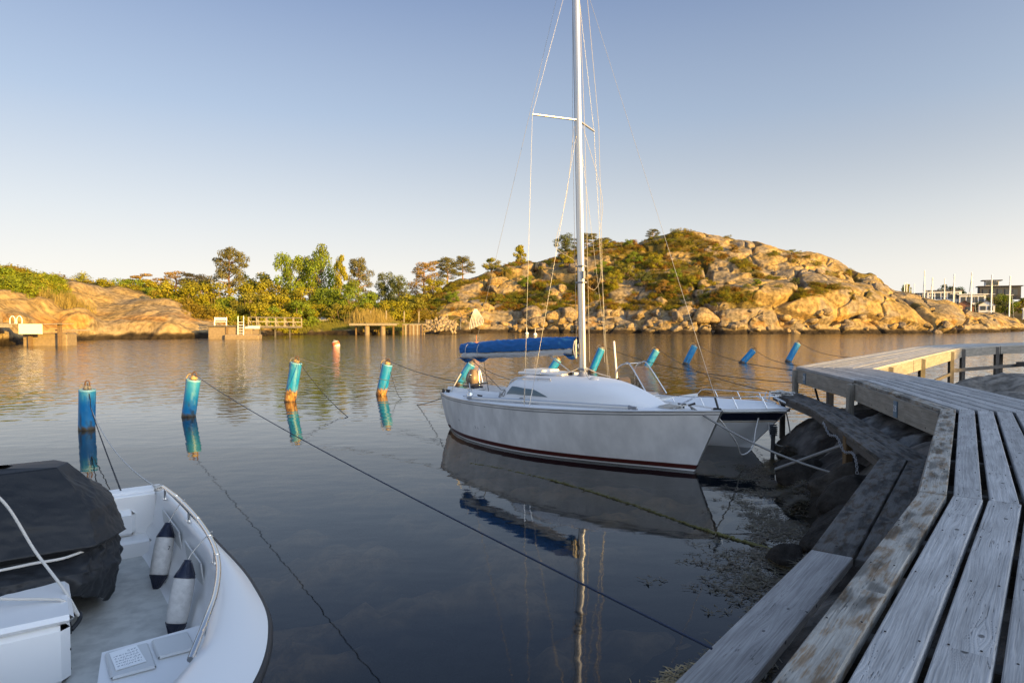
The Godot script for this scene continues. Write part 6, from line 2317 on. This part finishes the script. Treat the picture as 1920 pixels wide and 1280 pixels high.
const TREES := [
	["pine", -44.5, -108.0, 13.5, 6.6, "tall flat-topped pine standing alone above the green bushes"],
	["leaf", -36.3, -112.0, 13.1, 5.8, "bright green broadleaf tree between the tall pine and the darker tree"],
	["leaf", -32.0, -114.0, 14.1, 6.4, "tallest bright green broadleaf tree with dense crown"],
	["pine", -36.2, -122.0, 13.3, 5.7, "dark pine half hidden behind the tallest green trees"],
	["spindle", -27.7, -110.0, 12.5, 3.8, "narrow pointed yellow-green tree right of the tallest broadleaf tree"],
	["pine", -26.0, -116.0, 12.6, 4.9, "slender open pine with bare trunk against the sky"],
	["dark", -21.9, -118.0, 10.0, 4.1, "dark feathery tree in the dip between pines and hill"],
	["dark", -19.2, -116.0, 9.3, 4.2, "small dark tree at the foot of the wooded slope"],
	["rust", -16.5, -128.0, 13.2, 7.0, "rust-tinted spreading pine on the hill's left shoulder"],
	["pine", -12.6, -132.0, 14.0, 5.8, "dark spreading pine on the left shoulder's crest"],
	["pine", -9.6, -134.0, 14.4, 5.0, "rightmost dark pine on the left shoulder's crest"],
	["shrub", -3.8, -136.0, 14.2, 4.7, "round yellow-green bush on the skyline left of the conical bush"],
	["spindle", 1.7, -138.0, 17.2, 5.0, "conical grey-green bush alone on the skyline left of the mast"],
	["dark", 10.6, -136.0, 18.8, 4.7, "leftmost tree of the clump behind the mast"],
	["pine", 15.0, -137.0, 19.2, 6.4, "wide dark pine crown in the clump behind the mast"],
	["pine", 18.5, -138.0, 18.4, 5.2, "rightmost tree of the clump behind the mast"],
	["pine", 28.0, -136.0, 19.9, 2.8, "tiny lone pine on the hill's highest ridge"],
	["leaf", -24.1, -101.0, 7.6, 6.3, "yellow-green leafy tree behind the reeds"],
	["leaf", -28.2, -103.0, 6.7, 5.3, "leafy tree left of the reeds beside the tall trees"],
	["shrub", -45.4, -93.0, 7.2, 8.7, "broad dark green bush right of the bare rock slope"],
	["shrub", -36.7, -94.0, 5.8, 5.9, "bright green bush below the tall pine"],
	["shrub", -33.0, -96.0, 6.0, 6.8, "olive bush below the first broadleaf tree"],
	["shrub", -30.1, -95.0, 4.9, 6.7, "large olive bush above the footbridge railing"],
	["shrub", -28.6, -99.0, 4.4, 4.6, "round green bush at the right end of the footbridge"],
	["shrub", -38.2, -89.0, 3.9, 5.6, "low olive bush behind the white bench"],
	["shrub", -34.1, -91.0, 4.4, 5.7, "pale olive bush behind the footbridge"],
	["shrub", -55.8, -76.0, 7.9, 5.3, "tall yellow-green bush at the left frame edge"],
	["shrub", -54.9, -79.0, 6.9, 4.9, "yellow-green bush sloping down on the left rock"],
	["shrub", -52.8, -73.0, 5.4, 6.3, "olive bush lowest on the left rock"],
	["shrub", -61.1, -105.0, 7.6, 7.4, "low bush on the crest right of the bare rock slope"],
	["rust", -63.0, -116.0, 10.0, 8.2, "rusty brown pine thicket on the far left skyline"],
	["rust", -59.1, -120.0, 10.7, 7.5, "rusty brown pine on the skyline above the broad bush"],
	["rust", -54.8, -120.0, 10.3, 6.6, "rusty pine just left of the tall pine"],
	["shrub", -45.8, -122.0, 10.8, 8.6, "distant olive bush right of the tall pine"],
	["shrub", -53.6, -104.0, 7.1, 5.7, "green bush above the broad dark bush"],
	["shrub", -21.1, -98.0, 4.5, 4.3, "willow bush rising out of the reeds"],
	["shrub", -24.5, -98.0, 4.6, 5.1, "yellow bush left of the reeds"],
	["shrub", -62.6, -104.0, 8.4, 5.7, "leftmost bush on the skyline crest behind the bare slope"],
	["shrub", -61.9, -110.0, 8.7, 6.9, "bush on the skyline between the crest and the rusty pines"],
	["shrub", -58.7, -113.0, 9.1, 7.9, "bush on the skyline under the rusty pines"],
	["shrub", -51.1, -110.0, 8.7, 7.7, "bush on the skyline left of the tall pine's trunk"],
	["shrub", -45.1, -104.0, 7.7, 7.3, "green bush hiding the foot of the tall pine"],
	["shrub", -39.8, -97.0, 5.7, 6.1, "yellow-green bush before the tall pine's foot"],
	["shrub", -40.2, -106.0, 7.8, 7.5, "bush right of the tall pine's foot"],
	["shrub", -38.5, -110.0, 8.6, 7.7, "bush left of the first broadleaf tree's trunk"],
	["shrub", -32.1, -104.0, 7.4, 6.5, "bush before the trunks of the two broadleaf trees"],
	["shrub", -21.5, -106.0, 6.4, 5.8, "bush under the slender open pine"],
	["shrub", -17.9, -104.0, 5.1, 6.5, "dark green bush at the foot of the dip"],
	["shrub", -15.9, -112.0, 6.7, 7.0, "bush below the rust-tinted spreading pine"],
	["shrub", -13.3, -122.0, 9.4, 6.7, "bush under the left shoulder's dark pines"],
	["shrub", -33.1, -92.0, 4.0, 5.8, "pale bush just behind the footbridge's middle"],
	["shrub", -30.5, -93.0, 3.4, 5.1, "low pale bush behind the footbridge's right half"],
]

func make_plants() -> void:
	var protos := {}
	for kind in ["leaf", "spindle", "dark", "pine", "rust", "shrub"]:
		protos[kind] = [plant(kind, 300 + kind.hash() % 91), plant(kind, 400 + kind.hash() % 91), plant(kind, 500 + kind.hash() % 91)]
	var called := {"leaf": "broadleaf_tree", "spindle": "pointed_tree", "dark": "dark_tree", "pine": "pine_tree", "rust": "rust_tinted_pine", "shrub": "shrub"}
	var cats := {"leaf": "tree", "spindle": "tree", "dark": "tree", "pine": "tree", "rust": "tree", "shrub": "bush"}
	var k := 0
	var shrub_mats := [M.leaf_olive, M.leaf_yellow, M.leaf_green, M.leaf_yellow]
	for q in TREES:
		var kind: String = q[0]
		var o: Node3D = protos[kind][k % 3].duplicate()
		o.name = numbered(called[kind])
		add_child(o, true)
		var base := ground_at(q[1], q[2]) - 0.6
		var w: float = q[4]
		base = minf(base, q[3] - 0.75 * w)
		var h: float = q[3] - base
		o.transform = Transform3D(Basis(Vector3.UP, k * 1.7).scaled_local(Vector3(w, h, w)), Vector3(q[1], base, q[2]))
		if kind == "shrub":
			for c in o.get_children():
				if c.name == "crown":
					c.material_override = shrub_mats[k % 4]
		tag(o, q[5], cats[kind], "trees and bushes along the far shore")
		k += 1
	# undergrowth on the left shore and heath on the hill: low cover nobody could count
	var heath := [plant("heath", 601), plant("heath", 602)]
	var hm: Mesh = heath[0].get_child(0).mesh
	var rows: Array = land_rows["hill"]
	var nc: int = rows[0].size()
	var tn := noise(FastNoiseLite.TYPE_SIMPLEX_SMOOTH, 0.117, 4, 12)
	var put := []
	for i in 5200:
		var a := rng.randf_range(-0.12, 0.50)
		var row := rng.randi_range(36, 158)
		var p: Vector3 = rows[row][int((a + 0.16) / 0.925 * (nc - 1))]
		if p.y < 3.4:
			continue
		var lush := smoothstep(0.33, 0.22, a) * (0.6 + 0.4 * smoothstep(0.05, 0.13, a))
		var n := tn.get_noise_3dv(p + Vector3(0, 31, 0))
		if n + 0.44 * lush - 0.30 + rng.randf_range(-0.06, 0.06) < 0.0:
			continue
		put.append(p)
	var mm := MultiMesh.new()
	mm.transform_format = MultiMesh.TRANSFORM_3D
	mm.use_colors = true
	mm.mesh = hm
	mm.instance_count = put.size()
	var hue := [Color(1.15, 1.0, 0.7), Color(1.2, 1.3, 0.6), Color(1.3, 0.85, 0.6), Color(0.85, 1.1, 0.6), Color(1.6, 1.6, 0.55), Color(0.8, 0.85, 0.5)]
	for i in put.size():
		var s := rng.randf_range(0.7, 2.0)
		var patch := tn.get_noise_3dv(put[i] * 1.6 + Vector3(70, 0, 0)) + rng.randf_range(-0.12, 0.12)
		mm.set_instance_transform(i, Transform3D(Basis(Vector3.UP, rng.randf() * TAU).scaled_local(Vector3(s, s * rng.randf_range(0.5, 0.9), s)), put[i] - Vector3(0, 0.12 * s, 0)))
		mm.set_instance_color(i, hue[clampi(int((patch + 0.45) / 0.9 * 6.0), 0, 5)])
	var mi := MultiMeshInstance3D.new()
	mi.name = "hill_heath"
	mi.multimesh = mm
	mi.material_override = M.heath
	add_child(mi, true)
	tag(mi, "brown and green heath filling the hollows between the hill's rocks", "heath").set_meta("kind", "stuff")
	var lr: Array = land_rows["rocky_shore"]
	var lc: int = lr[0].size()
	put = []
	for i in 3400:
		var a := rng.randf_range(-0.80, -0.10)
		var row := rng.randi_range(44, 94)
		var p: Vector3 = lr[row][int((a + 1.30) / 1.24 * (lc - 1))]
		var d := -p.z
		var back := smoothstep(-0.56, -0.44, a)
		if d < lerpf(106.0, key_at(LEFT, a)[0] + 11.0, back) or (a < -0.68 and d < 78.0):
			if not (a < -0.66 and d > 70.0 and row > 56):
				continue
		put.append(p)
	var lm := MultiMesh.new()
	lm.transform_format = MultiMesh.TRANSFORM_3D
	lm.use_colors = true
	lm.mesh = heath[1].get_child(0).mesh
	lm.instance_count = put.size()
	for i in put.size():
		var s := rng.randf_range(1.6, 4.2)
		lm.set_instance_transform(i, Transform3D(Basis(Vector3.UP, rng.randf() * TAU).scaled_local(Vector3(s, s * rng.randf_range(0.5, 0.9), s)), put[i] - Vector3(0, 0.2 * s, 0)))
		var patch := tn.get_noise_3dv(put[i] * 0.7) + rng.randf_range(-0.1, 0.1)
		lm.set_instance_color(i, [Color(1.1, 1.6, 0.5), Color(0.9, 1.4, 0.55), Color(1.4, 1.7, 0.5), Color(1.2, 1.1, 0.6)][clampi(int((patch + 0.4) / 0.8 * 4.0), 0, 3)])
	var li := MultiMeshInstance3D.new()
	li.name = "shore_undergrowth"
	li.multimesh = lm
	li.material_override = M.heath
	add_child(li, true)
	tag(li, "green undergrowth covering the low ground behind the left shore", "undergrowth").set_meta("kind", "stuff")
	# reeds behind the low jetty and dry grass along the shore
	var blade := Builder.new()
	for i in 14:
		var x := rng.randf_range(-0.25, 0.25)
		var z := rng.randf_range(-0.25, 0.25)
		var dx := rng.randf_range(-0.18, 0.18)
		var h := rng.randf_range(0.6, 1.0)
		blade.quad(Vector3(x - 0.014, 0, z), Vector3(x + 0.014, 0, z), Vector3(x + dx + 0.005, h, z + dx * 0.5), Vector3(x + dx - 0.005, h, z + dx * 0.5), Vector3(0, 0.4, 1))
	for spec in [["reeds", 420, -22.0, -15.5, -101.5, -93.5, 1.75, M.reed, "tall straw-coloured reeds behind the low jetty"], ["shore_grass", 900, -29.5, -13.0, -98.0, -93.0, 0.55, M.grass, "short yellow-green grass along the flat shore by the low jetty"], ["rock_grass", 260, -58.0, -47.0, -77.0, -72.0, 1.3, M.reed, "dry straw-coloured grass in front of the left bushes"]]:
		var rm := MultiMesh.new()
		rm.transform_format = MultiMesh.TRANSFORM_3D
		rm.mesh = blade.mesh()
		rm.instance_count = spec[1]
		for i in int(spec[1]):
			var x := rng.randf_range(spec[2], spec[3])
			var z := rng.randf_range(spec[4], spec[5])
			var s: float = spec[6] * rng.randf_range(0.6, 1.2)
			if spec[0] == "reeds":
				x = -20.0 + rng.randfn() * 1.7
				z = -97.0 + rng.randfn() * 1.6
				s *= clampf(1.25 - 0.16 * absf(x + 20.4) * absf(x + 20.4) * 0.5, 0.35, 1.2) * rng.randf_range(0.6, 1.1)
			rm.set_instance_transform(i, Transform3D(Basis(Vector3.UP, rng.randf_range(-0.6, 0.6)).scaled_local(Vector3(maxf(s, 1.0), s, maxf(s, 1.0))), Vector3(x, ground_at(x, z) - 0.05, z)))
		var ri := MultiMeshInstance3D.new()
		ri.name = spec[0]
		ri.multimesh = rm
		ri.material_override = spec[7]
		add_child(ri, true)
		tag(ri, spec[8], "reeds" if spec[0] == "reeds" else "grass").set_meta("kind", "stuff")
	# individual bushes on the hill
	var places := [[-0.085, 88, 2.2, "olive bush on the hill's left foot above the stone heap"], [-0.06, 62, 1.8, "yellow bush between the slabs above the hung net"], [-0.02, 74, 2.0, "bush on the slope left of the boom's middle"], [0.02, 100, 2.4, "round bush high on the slope left of the mast"], [0.055, 60, 2.2, "low bush at the big slab's top left of the mast"], [0.08, 118, 2.6, "dark bush under the clump behind the mast"], [0.115, 84, 2.8, "bush midway up the hill right of the mast"], [0.135, 104, 2.6, "bright green bush in the lush hollow's upper left"], [0.15, 80, 3.0, "small leafy tree standing alone in the lush green hollow"], [0.165, 96, 3.2, "largest bright green bush in the lush hollow"], [0.18, 112, 2.4, "olive bush under the highest ridge"], [0.195, 86, 2.6, "yellow-green bush at the lush hollow's right side"], [0.21, 102, 2.8, "spreading bush left of the grey summit slab"], [0.225, 72, 2.4, "low bush among the blocks under the lush hollow"], [0.24, 88, 2.2, "rounded bush at the right end of the lush hollow"], [0.262, 80, 1.8, "rusty bush at the foot of the grey slab"], [0.28, 66, 1.7, "bush on the ledge left of the cliff"], [0.36, 64, 1.3, "small green bush on the ledge above the cliff's left part"], [0.415, 64, 1.3, "small green bush on the ledge above the cliff's middle"], [0.30, 122, 1.6, "low bush on the skyline right of the summit"], [0.325, 124, 1.5, "low dark bush on the right-hand skyline slope"], [0.17, 130, 1.8, "bush on the summit ridge beside the tiny lone pine"], [0.14, 134, 2.0, "bush on the ridge left of the tiny lone pine"]]
	var mats := [M.leaf_green, M.leaf_yellow, M.leaf_olive, M.leaf_green, M.leaf_dark, M.leaf_yellow, M.leaf_rust]
	for i in places.size():
		var q: Array = places[i]
		var p: Vector3 = rows[q[1]][int((q[0] + 0.16) / 0.925 * (nc - 1))]
		var o: Node3D = protos["shrub" if i != 8 else "leaf"][i % 3].duplicate()
		o.name = numbered("hill_bush")
		add_child(o, true)
		var s: float = q[2]
		o.transform = Transform3D(Basis(Vector3.UP, i * 2.1).scaled_local(Vector3(s * 1.3, s, s * 1.3) if i != 8 else Vector3(s, s * 1.2, s)), p - Vector3(0, 0.25, 0))
		for c in o.get_children():
			if c.name == "crown":
				c.material_override = mats[i % 7]
		tag(o, q[3], "bush" if i != 8 else "tree", "bushes growing on the rocky hill")
	for kind in protos:
		for o in protos[kind]:
			o.free()
	for o in heath:
		o.free()

# ---------------------------------------------------------------- marina and houses beyond the point
func make_marina() -> void:
	var masts := [[107.7, 11.95, -186, 0.6], [109.9, 12.2, -190, 0.6], [111.4, 11.7, -187, 0.6], [112.0, 11.2, -192, 0.6], [112.5, 15.3, -185, 1.0], [114.6, 13.3, -184, 1.2], [117.6, 13.0, -185, 1.2], [120.05, 14.2, -184, 1.4], [125.4, 14.7, -184, 1.5], [130.6, 14.1, -185, 1.5], [136.2, 13.8, -185, 1.5]]
	var names := ["leftmost thin mast showing over the point", "second thin mast from the left over the point", "third thin mast from the left over the point", "short thin mast left of the tallest left mast", "tall white mast standing just right of the four thin ones", "white mast right of the tall left one", "white mast in front of the white flat-roofed house's left part", "white mast in front of the white house's right part", "white mast left of the small gabled house", "white mast left of the dark modern house", "white mast nearest the right frame edge"]
	for k in masts.size():
		var q: Array = masts[k]
		var o := thing("moored_yacht", "moored yacht with " + names[k], "sailing boat", Transform3D(Basis(Vector3.UP, 1.1 + 0.1 * (k % 3)), Vector3(q[0], 0, q[2])), "yachts moored beyond the point")
		var st := [[0.0, 0.3, 0.6, 0.85, 1.0], [1.1, 1.5, 1.4, 0.7, 0.05], [0.9, 1.3, 1.1, 0.4, 0.02], [1.0, 1.0, 1.1, 1.2, 1.3]]
		var hb := hull_band(st, 9.0, 1.0, -0.3, 9.0, false, 4)
		var dk := Builder.new()
		dk.box(Vector3(4.0, 0.5, 1.7), Transform3D(Basis.IDENTITY, Vector3(4.3, 1.25, 0)), 0.15)
		dk.box(Vector3(6.4, 0.05, 2.2), Transform3D(Basis.IDENTITY, Vector3(3.4, 1.0, 0)), 0.01)
		piece("hull", hb, M.gel, o)
		piece("cabin", dk, M.gel, o)
		var th := 0.09 + 0.045 * float(q[3])
		piece("mast", rope([Vector3(4.5, 1.2, 0), Vector3(4.5, q[1], 0)], th, 8), M.gel, o)
		if q[3] > 0.8:
			piece("spreader", rope([Vector3(4.5, q[1] * 0.62, -0.9), Vector3(4.5, q[1] * 0.62, 0.9)], 0.05, 5), M.gel, o)
			piece("forestay", rope([Vector3(8.8, 1.3, 0), Vector3(4.6, q[1] * 0.93, 0)], 0.06, 5), M.rope_dark if k > 6 else M.rope_white, o)
			piece("backstay", rope([Vector3(0.1, 1.1, 0), Vector3(4.4, q[1], 0)], 0.03, 5), M.wire, o)
		piece("boom", rope([Vector3(4.4, 2.2, 0), Vector3(1.0, 2.1, 0)], 0.14, 6), M.sail_blue if k % 2 else M.gel, o)
	var house := func(label: String, at: Vector3, yaw: float, size: Vector3, wall: Material, roof: Material, gable: bool, wins: int, floors: int) -> Node3D:
		var o := thing("house", label, "house", Transform3D(Basis(Vector3.UP, yaw), at))
		piece("wall", slab(Vector3(0, size.y / 2.0, 0), size, 0, 0.02), wall, o)
		if gable:
			var rb := Builder.new()
			var hx := size.x / 2.0 + 0.4
			var hz := size.z / 2.0 + 0.4
			var y0 := size.y - 0.1
			var y1 := size.y + size.x * 0.34
			for s in [-1.0, 1.0]:
				rb.quad(Vector3(hx * s, y0, -hz), Vector3(hx * s, y0, hz), Vector3(0, y1, hz), Vector3(0, y1, -hz), Vector3(s, 1, 0))
				rb.quad(Vector3(hx * s, y0 - 0.25, -hz), Vector3(hx * s, y0 - 0.25, hz), Vector3(0, y1 - 0.25, hz), Vector3(0, y1 - 0.25, -hz), Vector3(-s, -1, 0))
				rb.quad(Vector3(hx * s, y0, hz), Vector3(hx * s, y0 - 0.25, hz), Vector3(0, y1 - 0.25, hz), Vector3(0, y1, hz), Vector3(0, 0, 1))
			piece("roof", rb, roof, o)
			var gb := Builder.new()
			gb.quad(Vector3(-size.x / 2, size.y - 0.05, size.z / 2 - 0.02), Vector3(size.x / 2, size.y - 0.05, size.z / 2 - 0.02), Vector3(0, y1 - 0.35, size.z / 2 - 0.02), Vector3(0, y1 - 0.35, size.z / 2 - 0.02), Vector3(0, 0, 1))
			piece("gable", gb, wall, o)
		else:
			piece("roof", slab(Vector3(0, size.y + 0.2, 0), Vector3(size.x + 1.4, 0.35, size.z + 1.4), 0, 0.02), roof, o)
		for fl in floors:
			for k in wins:
				var x := (k + 0.5) / wins * size.x * 0.9 - size.x * 0.45
				var y := size.y * (fl + 0.55) / floors
				var w := size.x / wins * 0.55
				var win := piece("window", slab(Vector3(x, y, size.z / 2.0 + 0.03), Vector3(w + 0.3, size.y / floors * 0.55, 0.12), 0, 0.0), M.house_dark, o)
				piece("pane", slab(Vector3(x, y, size.z / 2.0 + 0.08), Vector3(w, size.y / floors * 0.45, 0.08), 0, 0.0), M.house_glass, win)
		return o
	house.call("white flat-roofed house behind the masts on the far shore", Vector3(180.0, 8.6, -285), -0.5, Vector3(12, 4.6, 8), M.house_white, M.roof_dark, false, 5, 1)
	house.call("lower white terrace house right of the flat-roofed one", Vector3(187.0, 7.0, -278), -0.5, Vector3(9, 4.4, 7), M.house_white, M.house_white, false, 4, 1)
	house.call("low pale building left of the white flat-roofed house", Vector3(172.0, 8.6, -292), -0.5, Vector3(9, 3.6, 7), M.house_white, M.roof_dark, false, 4, 1)
	var dk: Node3D = house.call("dark modern house with raised glazed storey on the far hilltop", Vector3(203.0, 9.8, -285), -0.5, Vector3(14, 5.2, 8), M.house_dark, M.roof_dark, false, 5, 1)
	piece("tower_storey", slab(Vector3(-2.6, 6.6, 0), Vector3(4.6, 2.2, 4.6)), M.house_white, dk)
	piece("tower_glazing", slab(Vector3(-2.6, 6.6, 2.3), Vector3(4.2, 1.5, 0.2)), M.house_glass, dk)
	piece("tower_roof", slab(Vector3(-2.6, 7.9, 0), Vector3(7.0, 0.35, 6.4)), M.roof_dark, dk)
	house.call("small white gabled boathouse with grey roof beyond the point", Vector3(178.5, 4.2, -257), -0.55, Vector3(5.0, 2.9, 6), M.house_white, M.roof_dark, true, 2, 1)
	house.call("red boathouse beside the white gabled one", Vector3(171.5, 4.2, -259), -0.55, Vector3(6.0, 2.6, 6), M.roof_red, M.roof_dark, true, 2, 1)
	house.call("low white boathouse at the right frame edge", Vector3(193.0, 1.6, -253), -0.6, Vector3(6.0, 4.0, 6), M.house_white, M.house_white, true, 2, 1)
	var spots := [[173.0, -300, 17.0, 9, "spindle"], [189.0, -296, 16.5, 11, "dark"], [194.0, -296, 15.5, 9, "leaf"], [210.5, -296, 15.5, 9, "dark"], [198.0, -274, 11.5, 10, "leaf"], [203.5, -272, 10.5, 9, "spindle"], [191.5, -272, 10.5, 9, "dark"], [211.0, -272, 12.0, 12, "dark"], [217.0, -280, 17.5, 11, "pine"], [222.0, -282, 19.0, 11, "dark"], [183.5, -268, 8.5, 7, "dark"], [206.5, -262, 7.0, 8, "dark"]]
	var labels := ["slim tree behind the low pale building across the marina", "dark tree right of the white flat-roofed house", "green tree between white and dark houses", "dark tree behind the dark modern house's right end", "green tree below the dark modern house", "yellow-green tree in front of the dark modern house", "dark tree below the gap between the far houses", "dark round tree right of the dark modern house", "pine beside the right frame edge across the marina", "tall dark tree at the right frame edge", "dark bush above the red boathouse", "dark bush behind the low white boathouse"]
	for k in spots.size():
		var q: Array = spots[k]
		var o := plant(q[4], 700 + k)
		o.name = numbered("far_tree")
		add_child(o, true)
		tag(o, labels[k], "tree", "trees on the far side of the marina")
		var base := 3.0
		o.transform = Transform3D(Basis.IDENTITY.scaled_local(Vector3(q[3], q[2] - base, q[3])), Vector3(q[0], base, q[1]))
